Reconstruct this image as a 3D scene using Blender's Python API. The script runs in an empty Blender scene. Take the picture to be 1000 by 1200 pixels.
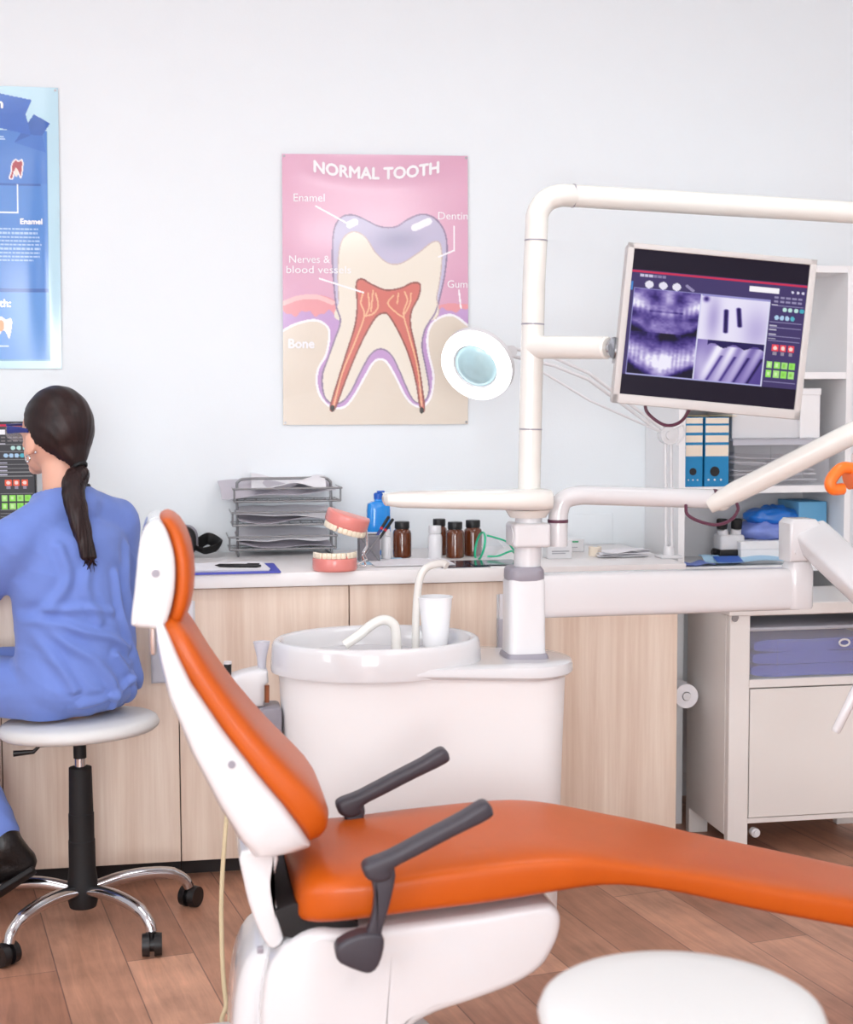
import bpy, bmesh, math, random
import numpy as np
from mathutils import Vector, Matrix, noise
random.seed(7)
C = bpy.context.scene.collection
PI = math.pi
V = Vector
# ---------------------------------------------------------------- camera
FPX = 1700.0
CAM = V((0.0, -4.7, 1.345))
YAW, PITCH, ROLL = math.radians(10), math.radians(4.2), math.radians(0.2)
fwd = V((math.sin(YAW)*math.cos(PITCH), math.cos(YAW)*math.cos(PITCH), -math.sin(PITCH)))
rgt = V((math.cos(YAW), -math.sin(YAW), 0))
upv = rgt.cross(fwd)
R2 = rgt*math.cos(ROLL) - upv*math.sin(ROLL)
U2 = upv*math.cos(ROLL) + rgt*math.sin(ROLL)
def ray(u, v): return fwd*FPX + R2*(u-500) - U2*(v-600)
def at(u, v, x=None, y=None, z=None, d=None):
    """the point of the room seen along one direction of the photo, at a known wall distance or height"""
    r = ray(u, v)
    if y is not None: t = (y-CAM.y)/r.y
    elif z is not None: t = (z-CAM.z)/r.z
    elif x is not None: t = (x-CAM.x)/r.x
    else: t = d/FPX
    return CAM + r*t
cam = bpy.data.cameras.new('camera'); co = bpy.data.objects.new('camera', cam); C.objects.link(co)
cam.sensor_fit = 'VERTICAL'; cam.sensor_height = 24; cam.lens = FPX/1200*24
cam.clip_start = 0.05
co.matrix_world = Matrix.Translation(CAM) @ Matrix((R2, U2, -fwd)).transposed().to_4x4()
cam.dof.use_dof = True; cam.dof.focus_distance = 3.95; cam.dof.aperture_fstop = 2.4
bpy.context.scene.camera = co
# ---------------------------------------------------------------- materials
def lin(c): return tuple(((x/255)/12.92 if x/255 <= .04045 else ((x/255+.055)/1.055)**2.4) for x in c[:3])
def pm(name, c, rough=.5, metal=0, spec=.5, var=.04, scale=8, bump=0, bscale=60, coat=0, trans=0, alpha=1, emit=0, sub=0, ior=1.45, sheen=0):
    m = bpy.data.materials.new(name); m.use_nodes = True
    nt = m.node_tree; N = nt.nodes; L = nt.links; b = N['Principled BSDF']
    tc = N.new('ShaderNodeTexCoord'); nz = N.new('ShaderNodeTexNoise'); nz.inputs['Scale'].default_value = scale; nz.inputs['Detail'].default_value = 3
    L.new(tc.outputs['Object'], nz.inputs['Vector'])
    mx = N.new('ShaderNodeMix'); mx.data_type = 'RGBA'
    l = lin(c); mx.inputs['A'].default_value = (*[x*(1-var) for x in l], 1); mx.inputs['B'].default_value = (*[min(1, x*(1+var)) for x in l], 1)
    L.new(nz.outputs['Fac'], mx.inputs['Factor']); L.new(mx.outputs['Result'], b.inputs['Base Color'])
    b.inputs['Roughness'].default_value = rough; b.inputs['Metallic'].default_value = metal
    b.inputs['Specular IOR Level'].default_value = spec; b.inputs['Coat Weight'].default_value = coat
    b.inputs['Transmission Weight'].default_value = trans; b.inputs['Alpha'].default_value = alpha; b.inputs['IOR'].default_value = ior
    if sheen: b.inputs['Sheen Weight'].default_value = sheen
    if sub: b.inputs['Subsurface Weight'].default_value = sub; b.inputs['Subsurface Radius'].default_value = (.01, .004, .002)
    if emit: b.inputs['Emission Color'].default_value = (*l, 1); b.inputs['Emission Strength'].default_value = emit
    if bump:
        n2 = N.new('ShaderNodeTexNoise'); n2.inputs['Scale'].default_value = bscale; L.new(tc.outputs['Object'], n2.inputs['Vector'])
        bp = N.new('ShaderNodeBump'); bp.inputs['Strength'].default_value = bump; bp.inputs['Distance'].default_value = .01
        L.new(n2.outputs['Fac'], bp.inputs['Height']); L.new(bp.outputs['Normal'], b.inputs['Normal'])
    return m
def wood(name, c1, c2, stretch, rot=(0, 0, 0), rough=.45):
    m = bpy.data.materials.new(name); m.use_nodes = True
    nt = m.node_tree; N = nt.nodes; L = nt.links; b = N['Principled BSDF']
    tc = N.new('ShaderNodeTexCoord'); mp = N.new('ShaderNodeMapping'); mp.inputs['Scale'].default_value = stretch; mp.inputs['Rotation'].default_value = rot
    L.new(tc.outputs['Object'], mp.inputs['Vector'])
    n1 = N.new('ShaderNodeTexNoise'); n1.inputs['Scale'].default_value = 1; n1.inputs['Detail'].default_value = 7; n1.inputs['Roughness'].default_value = .65; n1.inputs['Distortion'].default_value = .35
    L.new(mp.outputs['Vector'], n1.inputs['Vector'])
    mp2 = N.new('ShaderNodeMapping'); mp2.inputs['Scale'].default_value = tuple(s*.16 for s in stretch); L.new(tc.outputs['Object'], mp2.inputs['Vector'])
    n2 = N.new('ShaderNodeTexNoise'); n2.inputs['Scale'].default_value = 1; n2.inputs['Detail'].default_value = 2; L.new(mp2.outputs['Vector'], n2.inputs['Vector'])
    ad = N.new('ShaderNodeMath'); ad.operation = 'ADD'; L.new(n1.outputs['Fac'], ad.inputs[0]); L.new(n2.outputs['Fac'], ad.inputs[1])
    rp = N.new('ShaderNodeMapRange'); rp.inputs['From Min'].default_value = .65; rp.inputs['From Max'].default_value = 1.35; L.new(ad.outputs['Value'], rp.inputs['Value'])
    mx = N.new('ShaderNodeMix'); mx.data_type = 'RGBA'; mx.inputs['A'].default_value = (*lin(c1), 1); mx.inputs['B'].default_value = (*lin(c2), 1)
    L.new(rp.outputs['Result'], mx.inputs['Factor']); L.new(mx.outputs['Result'], b.inputs['Base Color'])
    b.inputs['Roughness'].default_value = rough
    return m
def floor_mat():
    m = bpy.data.materials.new('plank_floor'); m.use_nodes = True
    nt = m.node_tree; N = nt.nodes; L = nt.links; b = N['Principled BSDF']
    tc = N.new('ShaderNodeTexCoord'); mp = N.new('ShaderNodeMapping'); mp.inputs['Rotation'].default_value = (0, 0, math.radians(-100))
    L.new(tc.outputs['Object'], mp.inputs['Vector'])
    br = N.new('ShaderNodeTexBrick'); br.offset = .37; br.inputs['Scale'].default_value = 1; br.inputs['Brick Width'].default_value = 1.15; br.inputs['Row Height'].default_value = .165
    br.inputs['Mortar Size'].default_value = .0016; br.inputs['Mortar Smooth'].default_value = .3; br.inputs['Bias'].default_value = 0
    br.inputs['Color1'].default_value = (*lin((168, 118, 95)), 1); br.inputs['Color2'].default_value = (*lin((212, 160, 133)), 1); br.inputs['Mortar'].default_value = (*lin((118, 84, 74)), 1)
    L.new(mp.outputs['Vector'], br.inputs['Vector'])
    m2 = N.new('ShaderNodeMapping'); m2.inputs['Scale'].default_value = (2.2, 24, 1); L.new(mp.outputs['Vector'], m2.inputs['Vector'])
    n1 = N.new('ShaderNodeTexNoise'); n1.inputs['Scale'].default_value = 1.6; n1.inputs['Detail'].default_value = 8; n1.inputs['Roughness'].default_value = .7; n1.inputs['Distortion'].default_value = .8
    L.new(m2.outputs['Vector'], n1.inputs['Vector'])
    n3 = N.new('ShaderNodeTexNoise'); n3.inputs['Scale'].default_value = 5; n3.inputs['Detail'].default_value = 5; L.new(tc.outputs['Object'], n3.inputs['Vector'])
    a = N.new('ShaderNodeMath'); a.operation = 'MULTIPLY_ADD'; L.new(n1.outputs['Fac'], a.inputs[0]); a.inputs[1].default_value = 1.0; L.new(n3.outputs['Fac'], a.inputs[2])
    rp = N.new('ShaderNodeMapRange'); rp.inputs['From Min'].default_value = .65; rp.inputs['From Max'].default_value = 1.35; rp.inputs['To Min'].default_value = .6; rp.inputs['To Max'].default_value = 1.3
    L.new(a.outputs['Value'], rp.inputs['Value'])
    mx = N.new('ShaderNodeMix'); mx.data_type = 'RGBA'; mx.blend_type = 'MULTIPLY'; mx.inputs['Factor'].default_value = 1
    L.new(br.outputs['Color'], mx.inputs['A']); L.new(rp.outputs['Result'], mx.inputs['B']); L.new(mx.outputs['Result'], b.inputs['Base Color'])
    b.inputs['Roughness'].default_value = .42
    return m
def attr_mat(name, emit=0, rough=.3, coat=0, cior=2.0):
    m = bpy.data.materials.new(name); m.use_nodes = True
    N = m.node_tree.nodes; L = m.node_tree.links; b = N['Principled BSDF']
    at_ = N.new('ShaderNodeAttribute'); at_.attribute_name = 'Col'
    nz = N.new('ShaderNodeTexNoise'); nz.inputs['Scale'].default_value = 90
    mr = N.new('ShaderNodeMapRange'); mr.inputs['To Min'].default_value = max(0, rough-.03); mr.inputs['To Max'].default_value = rough+.03
    L.new(nz.outputs['Fac'], mr.inputs['Value']); L.new(mr.outputs['Result'], b.inputs['Roughness'])
    if emit:
        b.inputs['Base Color'].default_value = (.01, .01, .012, 1)
        L.new(at_.outputs['Color'], b.inputs['Emission Color']); b.inputs['Emission Strength'].default_value = emit; b.inputs['Specular IOR Level'].default_value = .05
    else:
        L.new(at_.outputs['Color'], b.inputs['Base Color'])
    b.inputs['Coat Weight'].default_value = coat; b.inputs['Coat IOR'].default_value = cior; b.inputs['Coat Roughness'].default_value = .11
    return m
M = {}
M['wall'] = pm('wall_paint', (236, 241, 244), .7, var=.012, bump=.03, bscale=180)
M['ceil'] = pm('ceiling_paint', (244, 244, 245), .8, var=.01)
M['floor'] = floor_mat()
M['lam'] = wood('light_laminate', (214, 186, 165), (248, 232, 216), (42, 42, 1.6))
M['lam_dark'] = wood('laminate_edge', (150, 120, 104), (180, 150, 132), (42, 42, 1.6))
M['top'] = pm('worktop_white', (238, 234, 233), .3, var=.015)
M['bezel'] = pm('monitor_bezel', (190, 186, 184), .4, var=.015)
M['seatw'] = pm('stool_vinyl', (210, 209, 208), .42, var=.012)
M['dark'] = pm('shadow_gap', (42, 36, 36), .7)
M['white'] = pm('white_plastic', (222, 221, 223), .3, var=.012, coat=.2)
M['gloss'] = pm('white_gloss', (219, 218, 220), .12, var=.01, coat=.6)
M['cream'] = pm('cream_enamel', (230, 227, 221), .22, var=.012, coat=.3)
M['body'] = pm('unit_body', (243, 241, 241), .35, var=.012)
M['orange'] = pm('orange_vinyl', (190, 84, 15), .4, spec=.32, var=.06, scale=14, coat=.08, bump=.05, bscale=350)
M['armrest'] = pm('charcoal_plastic', (58, 54, 62), .42, var=.05)
M['black'] = pm('black_plastic', (22, 20, 22), .4)
M['blackm'] = pm('black_matte', (20, 18, 20), .65)
M['leather'] = pm('black_leather', (24, 20, 20), .38, bump=.15, bscale=120)
M['chrome'] = pm('chrome', (205, 205, 208), .12, metal=1, var=.02)
M['steel'] = pm('brushed_steel', (150, 150, 152), .32, metal=1, var=.05)
M['wire'] = pm('grey_wire', (140, 140, 142), .35, metal=.6, var=.05)
M['metal_white'] = pm('painted_metal', (230, 225, 221), .42, var=.015, scale=3)
M['metal_door'] = pm('painted_metal_door', (228, 223, 218), .45, var=.02, scale=3)
M['shelfw'] = pm('white_board', (243, 242, 243), .5, var=.012)
M['grey'] = pm('grey_collar', (150, 146, 156), .4)
M['paper'] = pm('paper', (236, 234, 238), .75, var=.015)
M['greypaper'] = pm('grey_folder', (196, 190, 199), .5, var=.05, scale=15)
M['scrub'] = pm('scrub_cotton', (106, 130, 200), .85, var=.05, scale=18, bump=.08, bscale=500, sheen=.15)
M['skin'] = pm('skin', (222, 170, 148), .5, var=.05, scale=25, sub=.06)
M['hair'] = wood('brunette_hair', (16, 8, 9), (46, 26, 25), (170, 170, 10), rough=.42)
M['hair'].node_tree.nodes['Principled BSDF'].inputs['Specular IOR Level'].default_value = .3
M['blue'] = pm('blue_plastic', (30, 92, 190), .35)
M['navy'] = pm('navy_plastic', (38, 48, 120), .3)
M['mouth'] = pm('blue_mouthwash', (24, 140, 226), .15, var=.05, coat=.4)
M['amber'] = pm('amber_glass', (96, 46, 20), .08, var=.1, coat=.6)
M['pink'] = pm('pink_gum', (228, 138, 130), .3, var=.06, scale=40, coat=.3)
M['tooth'] = pm('ivory_tooth', (244, 230, 206), .3, var=.03, coat=.3)
M['tongue'] = pm('orange_palate', (216, 126, 78), .35, var=.05)
M['mesh'] = pm('grey_mesh_metal', (136, 132, 138), .45, metal=.3, alpha=.62)
M['clear'] = pm('clear_plastic', (236, 236, 244), .12, var=.01, alpha=.13, spec=.6)
M['frost'] = pm('frosted_plastic', (222, 222, 232), .3, var=.03, alpha=.55)
M['cup'] = pm('cup_plastic', (248, 248, 250), .35, var=.01)
M['green'] = pm('green_rubber', (30, 190, 140), .35)
M['binder'] = pm('binder_blue', (22, 128, 182), .45, var=.04)
M['tan'] = pm('binder_label', (236, 222, 204), .7, var=.02)
M['manila'] = pm('manila_card', (226, 206, 160), .75, var=.03)
M['cloth'] = pm('folded_cloth_blue', (62, 78, 170), .85, var=.1, scale=20, bump=.1, bscale=200)
M['bagblue'] = pm('blue_bag', (34, 120, 214), .3, var=.2, scale=25, coat=.4)
M['bagpale'] = pm('pale_blue_cloth', (132, 150, 220), .6, var=.15, scale=30)
M['lblue'] = pm('light_blue_card', (112, 180, 222), .6, var=.03)
M['skypaper'] = pm('sky_blue_sheet', (176, 214, 240), .65, var=.03)
M['filmd'] = pm('dark_film', (32, 44, 62), .12, var=.1)
M['cablep'] = pm('plum_cable', (92, 48, 68), .45)
M['cord'] = pm('cream_cord', (206, 186, 150), .5)
M['copper'] = pm('copper_tube', (188, 116, 80), .35, metal=.5)
M['red'] = pm('red_print', (206, 40, 60), .5)
M['greenp'] = pm('green_print', (70, 160, 110), .5)
M['inkgrey'] = pm('grey_print', (150, 150, 156), .5)
M['ink'] = pm('white_print', (248, 246, 248), .16, coat=.55)
M['ink'].node_tree.nodes['Principled BSDF'].inputs['Coat IOR'].default_value = 2.0; M['ink'].node_tree.nodes['Principled BSDF'].inputs['Coat Roughness'].default_value = .11
M['lampglow'] = pm('led_ring', (250, 252, 255), .4, emit=2.2)
M['lens'] = pm('tinted_lens', (186, 220, 226), .05, var=.12, scale=30, spec=.8, coat=.4)
M['diffuser'] = pm('lamp_diffuser', (245, 251, 253), .6, emit=6.6)
M['glasspane'] = pm('window_glass', (240, 245, 250), .02, var=.0, trans=1)
M['orangetip'] = pm('orange_silicone', (246, 118, 36), .35)
# ---------------------------------------------------------------- mesh helpers
def fr(z, hint=V((0, 0, 1))):
    z = V(z).normalized(); h = hint if abs(z.dot(hint)) < .98 else V((1, 0, 0))
    x = h.cross(z).normalized(); y = z.cross(x)
    return Matrix((x, y, z)).transposed()
def box(bm, c, s, rot=None, bev=0, seg=2, mat=0):
    r = bmesh.ops.create_cube(bm, size=1)['verts']
    T = Matrix.Translation(V(c)) @ (rot.to_4x4() if rot else Matrix.Identity(4)) @ Matrix.Diagonal((*s, 1))
    bmesh.ops.transform(bm, matrix=T, verts=r)
    es = list({e for v in r for e in v.link_edges}); fs = list({f for v in r for f in v.link_faces})
    for f in fs: f.material_index = mat
    if bev:
        g = bmesh.ops.bevel(bm, geom=es, offset=bev, segments=seg, affect='EDGES', profile=.5)
        for f in g['faces']: f.material_index = mat
def b2(bm, p0, p1, bev=0, seg=2, mat=0):
    p0, p1 = V(p0), V(p1); d = p1-p0
    box(bm, (p0+p1)/2, (abs(d.x), abs(d.y), abs(d.z)), None, bev, seg, mat)
def loft(bm, rings, cap=True, closed=False, mat=0):
    vs = [[bm.verts.new(p) for p in r] for r in rings]; n = len(rings[0]); fs = []
    pairs = list(zip(vs, vs[1:])) + ([(vs[-1], vs[0])] if closed else [])
    for a, b in pairs:
        for i in range(n): fs.append(bm.faces.new((a[i], a[(i+1) % n], b[(i+1) % n], b[i])))
    if cap and not closed: fs.append(bm.faces.new(vs[0][::-1])); fs.append(bm.faces.new(vs[-1]))
    for f in fs: f.material_index = mat
    return vs
def catm(P, n=6, closed=False):
    P = [V(p) for p in P]; out = []; k = len(P); rng = range(k if closed else k-1)
    for i in rng:
        p0 = P[(i-1) % k] if (closed or i > 0) else P[0]*2-P[1]
        p1 = P[i]; p2 = P[(i+1) % k]
        p3 = P[(i+2) % k] if (closed or i+2 < k) else P[-1]*2-P[-2]
        for j in range(n):
            t = j/n
            out.append(.5*((2*p1)+(p2-p0)*t+(2*p0-5*p1+4*p2-p3)*t*t+(3*p1-p0-3*p2+p3)*t**3))
    if not closed: out.append(P[-1])
    return out
def tube(bm, pts, r, n=12, cap=True, mat=0, closed=False, flat=None):
    pts = [V(p) for p in pts]; k = len(pts); rs = r if isinstance(r, (list, tuple)) else [r]*k
    rings = []; X = None
    for i, p in enumerate(pts):
        if closed: t = pts[(i+1) % k]-pts[i-1]
        else: t = pts[min(i+1, k-1)]-pts[max(i-1, 0)]
        t.normalize()
        if X is None: X = fr(t).col[0].copy()
        X = (X - t*X.dot(t)); X = X.normalized() if X.length > 1e-6 else fr(t).col[0].copy()
        Y = t.cross(X)
        fl = flat or (1, 1)
        rings.append([p + X*math.cos(2*PI*j/n)*rs[i]*fl[0] + Y*math.sin(2*PI*j/n)*rs[i]*fl[1] for j in range(n)])
    loft(bm, rings, cap, closed, mat)
def cyl(bm, p0, p1, r0, r1=None, n=24, mat=0): tube(bm, [p0, p1], [r0, r0 if r1 is None else r1], n, True, mat)
def lathe(bm, prof, T=None, n=28, mat=0, cap=True):
    T = T or Matrix.Identity(4)
    rings = [[T @ V((r*math.cos(2*PI*j/n), r*math.sin(2*PI*j/n), z)) for j in range(n)] for r, z in prof]
    loft(bm, rings, cap, False, mat)
_US = {}
def ell(bm, c, rad, rot=None, seg=24, mat=0):
    ns = max(8, seg//2)
    if seg not in _US:
        vs = [V((0, 0, 1))]+[V((math.sin(PI*i/ns)*math.cos(2*PI*j/seg), math.sin(PI*i/ns)*math.sin(2*PI*j/seg), math.cos(PI*i/ns))) for i in range(1, ns) for j in range(seg)]+[V((0, 0, -1))]
        L = len(vs)-1; fs = []
        for j in range(seg):
            k = (j+1) % seg; fs.append((0, 1+j, 1+k)); fs.append((L, L-seg+k, L-seg+j))
            for i in range(ns-2): a = 1+i*seg; fs.append((a+j, a+seg+j, a+seg+k, a+k))
        _US[seg] = (vs, fs)
    vs, fs = _US[seg]
    T = Matrix.Translation(V(c)) @ (rot.to_4x4() if rot else Matrix.Identity(4)) @ Matrix.Diagonal((*(rad if hasattr(rad, '__len__') else (rad,)*3), 1))
    nv = [bm.verts.new(T @ v) for v in vs]
    for f in fs: bm.faces.new([nv[i] for i in f]).material_index = mat
def prism(bm, poly, o, ax, ay, az, d0, d1, bev=0, seg=3, mat=0):
    """a closed outline in the plane (ax, ay) at o, given real thickness d0..d1 along az, its two rims rounded"""
    P = [tuple(p[:2]) for p in poly]; P = [p for i, p in enumerate(P) if math.dist(p, P[i-1]) > 1e-6]; n = len(P)
    if sum(P[i-1][0]*P[i][1]-P[i][0]*P[i-1][1] for i in range(n)) < 0: P = P[::-1]
    nm = []
    for i in range(n):
        (x0, y0), (x1, y1), (x2, y2) = P[i-1], P[i], P[(i+1) % n]
        a = V((y1-y0, x0-x1)).normalized(); b = V((y2-y1, x1-x2)).normalized(); m = a+b
        m = m.normalized() if m.length > 1e-6 else a
        nm.append(m/max(.6, m.dot(a)))
    w = d1-d0; bev = min(bev, abs(w)*.49); rings = []
    steps = [(k/seg*PI/2) for k in range(seg+1)] if bev else [PI/2]
    side = [(bev*(1-math.sin(t)), bev*(1-math.cos(t))) for t in steps]
    for ins, dep in side+[(i_, abs(w)-d_) for i_, d_ in side[::-1]]:
        dz = d0+dep*(1 if w > 0 else -1)
        Q = [V((p[0]-m.x*ins, p[1]-m.y*ins)) for p, m in zip(P, nm)]
        for it in range(40):                                  # an inset that crosses itself at a tight corner is pulled together
            bad = [i for i in range(n) if (Q[(i+1) % n]-Q[i]).dot(V(P[(i+1) % n])-V(P[i])) < 0]
            if not bad: break
            for i in bad: mid = (Q[i]+Q[(i+1) % n])/2; Q[i] = mid.lerp(Q[i-1], .02); Q[(i+1) % n] = mid.lerp(Q[(i+2) % n], .02)
        rings.append([V(o)+ax*q.x+ay*q.y+az*dz for q in Q])
    vs = loft(bm, rings, True, False, mat)
    caps_ = [f for f in (bm.faces.get(vs[0]), bm.faces.get(vs[-1])) if f]
    if n > 4: bmesh.ops.triangulate(bm, faces=caps_)
def se(c, ax, ay, a, b, n=4, k=28):
    out = []
    for j in range(k):
        t = 2*PI*j/k; ct, st = math.cos(t), math.sin(t)
        out.append(V(c)+ax*a*math.copysign(abs(ct)**(2/n), ct)+ay*b*math.copysign(abs(st)**(2/n), st))
    return out
def rrect(w, d, r, k=6):
    out = []
    for cx, cy, a0 in ((w-r, d-r, 0), (-w+r, d-r, 90), (-w+r, -d+r, 180), (w-r, -d+r, 270)):
        for j in range(k+1):
            a = math.radians(a0+90*j/k); out.append((cx+r*math.cos(a), cy+r*math.sin(a)))
    return out
X_, Y_, Z_ = V((1, 0, 0)), V((0, 1, 0)), V((0, 0, 1))
def thing(name, label, cat, loc=(0, 0, 0), rz=0, group=None):
    o = bpy.data.objects.new(name, None); C.objects.link(o); o.empty_display_size = .05
    o.location = loc; o.rotation_euler = (0, 0, rz); o['label'] = label; o['category'] = cat
    if group: o['group'] = group
    return o
def tag(o, label, cat, group=None, kind=None):
    o['label'] = label; o['category'] = cat
    if group: o['group'] = group
    if kind: o['kind'] = kind
    return o
def inv(o):
    p = o
    Mx = Matrix.Identity(4)
    while p is not None:
        Mx = (Matrix.Translation(p.location) @ p.rotation_euler.to_matrix().to_4x4()) @ Mx; p = p.parent
    return Mx.inverted()
def obj(name, bm, mats, parent=None, local=False, sharp=35, base=None, label=None):
    """link bm as one mesh object; bm is in room coordinates unless local"""
    me = bpy.data.meshes.new(name)
    bmesh.ops.recalc_face_normals(bm, faces=bm.faces[:])
    bm.to_mesh(me); bm.free()
    for m in (mats if isinstance(mats, (list, tuple)) else [mats]): me.materials.append(m)
    me.polygons.foreach_set('use_smooth', [True]*len(me.polygons)); me.set_sharp_from_angle(angle=math.radians(sharp))
    o = bpy.data.objects.new(name, me); C.objects.link(o)
    if parent:
        o.parent = parent
        if not local: me.transform(inv(parent))
    elif not local:
        vs = [v.co for v in me.vertices]
        if base is None:
            base = V(((min(v.x for v in vs)+max(v.x for v in vs))/2, (min(v.y for v in vs)+max(v.y for v in vs))/2, min(v.z for v in vs)))
        me.transform(Matrix.Translation(-V(base))); o.location = base
    if label: o['label'] = label
    return o
def st(name, bm, m, parent=None, **k):
    o = obj(name, bm, m, parent, **k)
    if parent is None: o['kind'] = 'structure'
    return o
def nb(): return bmesh.new()
def dup(root, loc, rz=None, label=None):
    r = root.copy(); C.objects.link(r); r.location = loc
    if rz is not None: r.rotation_euler = (0, 0, rz)
    if label: r['label'] = label
    for ch in list(root.children):
        c = ch.copy(); C.objects.link(c); c.parent = r
        for g in list(ch.children):
            d = g.copy(); C.objects.link(d); d.parent = c
    return r
def evaluated(bm, mods):
    me = bpy.data.meshes.new('tmp'); bmesh.ops.recalc_face_normals(bm, faces=bm.faces[:]); bm.to_mesh(me); bm.free()
    o = bpy.data.objects.new('tmp', me); C.objects.link(o)
    for t, kw in mods:
        md = o.modifiers.new(t, t)
        for k, v in kw.items(): setattr(md, k, v)
    bpy.context.view_layer.update()
    dg = bpy.context.evaluated_depsgraph_get()
    me2 = bpy.data.meshes.new_from_object(o.evaluated_get(dg))
    bpy.data.objects.remove(o); bpy.data.meshes.remove(me)
    b = nb(); b.from_mesh(me2); bpy.data.meshes.remove(me2); b.normal_update()
    return b
def remesh(bm, vox=.01, it=6, fac=.5):
    return evaluated(bm, [('REMESH', dict(mode='VOXEL', voxel_size=vox, adaptivity=0)), ('SMOOTH', dict(iterations=it, factor=fac))])
def caps(bm, p0, p1, r0, r1, seg=16):
    p0, p1 = V(p0), V(p1); L = (p1-p0).length; k = max(2, int(L/(min(r0, r1)*.3))+1)
    for i in range(k):
        t = i/(k-1); ell(bm, p0.lerp(p1, t), r0+(r1-r0)*t, seg=seg)
def chain(bm, pts, rs, seg=16):
    for i in range(len(pts)-1): caps(bm, pts[i], pts[i+1], rs[i], rs[i+1], seg)
def text_bm(s, size, M4, align='LEFT', heavy=0, fit=None):
    cu = bpy.data.curves.new('t', 'FONT'); cu.body = s; cu.size = size; cu.align_x = align; cu.resolution_u = 3
    o = bpy.data.objects.new('t', cu); C.objects.link(o); bpy.context.view_layer.update()
    me = bpy.data.meshes.new_from_object(o.evaluated_get(bpy.context.evaluated_depsgraph_get()))
    bpy.data.objects.remove(o); bpy.data.curves.remove(cu)
    b = nb(); b.from_mesh(me); bpy.data.meshes.remove(me)
    if fit:
        xs = [v.co.x for v in b.verts]; w = max(xs)-min(xs); x0 = min(xs)
        for v in b.verts: v.co.x = (v.co.x-x0)*fit/w
    if heavy:                                                # thicker strokes: the flat letters laid over themselves, slightly shifted
        me = bpy.data.meshes.new('h'); b.to_mesh(me); n0 = len(b.verts)
        for dx, dy, dz in ((heavy, 0, .0003), (heavy/2, heavy/2, .0006), (heavy/2, -heavy/2, .0009)):
            k0 = len(b.verts); b.from_mesh(me); b.verts.ensure_lookup_table()
            for v in b.verts[k0:]: v.co.x += dx; v.co.y += dy; v.co.z += dz
        bpy.data.meshes.remove(me)
    bmesh.ops.transform(b, matrix=M4, verts=b.verts[:])
    return b
def join(bm, other):
    me = bpy.data.meshes.new('j'); other.to_mesh(me); other.free(); bm.from_mesh(me); bpy.data.meshes.remove(me)
def inside(px, py, poly):
    r = np.zeros(px.shape, bool); n = len(poly)
    for i in range(n):
        x0, y0 = poly[i][:2]; x1, y1 = poly[(i+1) % n][:2]
        if y0 == y1: continue
        c = ((y0 > py) != (y1 > py)) & (px < (x1-x0)*(py-y0)/(y1-y0)+x0); r ^= c
    return r
def segdist(px, py, pts):
    d = np.full(px.shape, 1e9)
    for (x0, y0), (x1, y1) in zip([p[:2] for p in pts], [p[:2] for p in pts[1:]]):
        dx, dy = x1-x0, y1-y0; t = np.clip(((px-x0)*dx+(py-y0)*dy)/(dx*dx+dy*dy+1e-9), 0, 1)
        d = np.minimum(d, np.hypot(px-x0-t*dx, py-y0-t*dy))
    return d
def sm(poly, n=5): return [(p.x, p.y) for p in catm([(a, b, 0) for a, b in poly], n, True)]
def smo(poly, n=5): return [(p.x, p.y) for p in catm([(a, b, 0) for a, b in poly], n, False)]
def painted(name, nx, nz, posf, colf, mat, parent, local=False):
    """a fine grid whose printed picture is stored per vertex; posf(a, b) in 0..1 -> point, colf(A, B) -> sRGB 0..255"""
    A, B = np.meshgrid(np.linspace(0, 1, nx), np.linspace(0, 1, nz)); A = A.ravel(); B = B.ravel()
    col = np.clip(colf(A, B), 0, 255)/255; col = np.where(col <= .04045, col/12.92, ((col+.055)/1.055)**2.4)
    P = [posf(a, b) for a, b in zip(A, B)]
    F = [(j*nx+i, j*nx+i+1, (j+1)*nx+i+1, (j+1)*nx+i) for j in range(nz-1) for i in range(nx-1)]
    me = bpy.data.meshes.new(name); me.from_pydata(P, [], F); me.update()
    ca = me.color_attributes.new('Col', 'FLOAT_COLOR', 'POINT')
    ca.data.foreach_set('color', np.concatenate([col, np.ones((len(col), 1))], 1).ravel())
    me.polygons.foreach_set('use_smooth', [True]*len(me.polygons)); me.materials.append(mat)
    o = bpy.data.objects.new(name, me); C.objects.link(o)
    o.parent = parent
    if not local: me.transform(inv(parent))
    return o
# ================================================================ ROOM
XL, XR, YF, YB, ZC = -2.1, 3.2, -7.2, 0.0, 2.9
bm = nb(); b2(bm, (XL-.1, YF-.1, -.08), (XR+.1, .1, 0)); st('floor', bm, M['floor'], base=V((0, 0, 0)))
bm = nb(); b2(bm, (XL-.1, 0, 0), (XR+.1, .1, ZC)); st('wall_back', bm, M['wall'])
bm = nb(); b2(bm, (XR, YF, 0), (XR+.1, 0, ZC)); st('wall_right', bm, M['wall'])
FX0, FX1, FZ0, FZ1 = -1.15, .42, .45, 2.4                      # second window, added for frontal fill, in the wall behind the photographer
bm = nb(); b2(bm, (XL, YF-.1, 0), (FX0, YF, ZC)); b2(bm, (FX1, YF-.1, 0), (XR, YF, ZC)); b2(bm, (FX0, YF-.1, 0), (FX1, YF, FZ0)); b2(bm, (FX0, YF-.1, FZ1), (FX1, YF, ZC)); st('wall_front', bm, M['wall'])
WY0, WY1, WZ0, WZ1 = -6.3, -3.1, .9, 2.35                     # window opening in the left wall, beside the photographer
bm = nb(); b2(bm, (XL-.1, YF-.1, ZC), (XR+.1, .1, ZC+.08)); st('ceiling', bm, M['ceil'])
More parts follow.
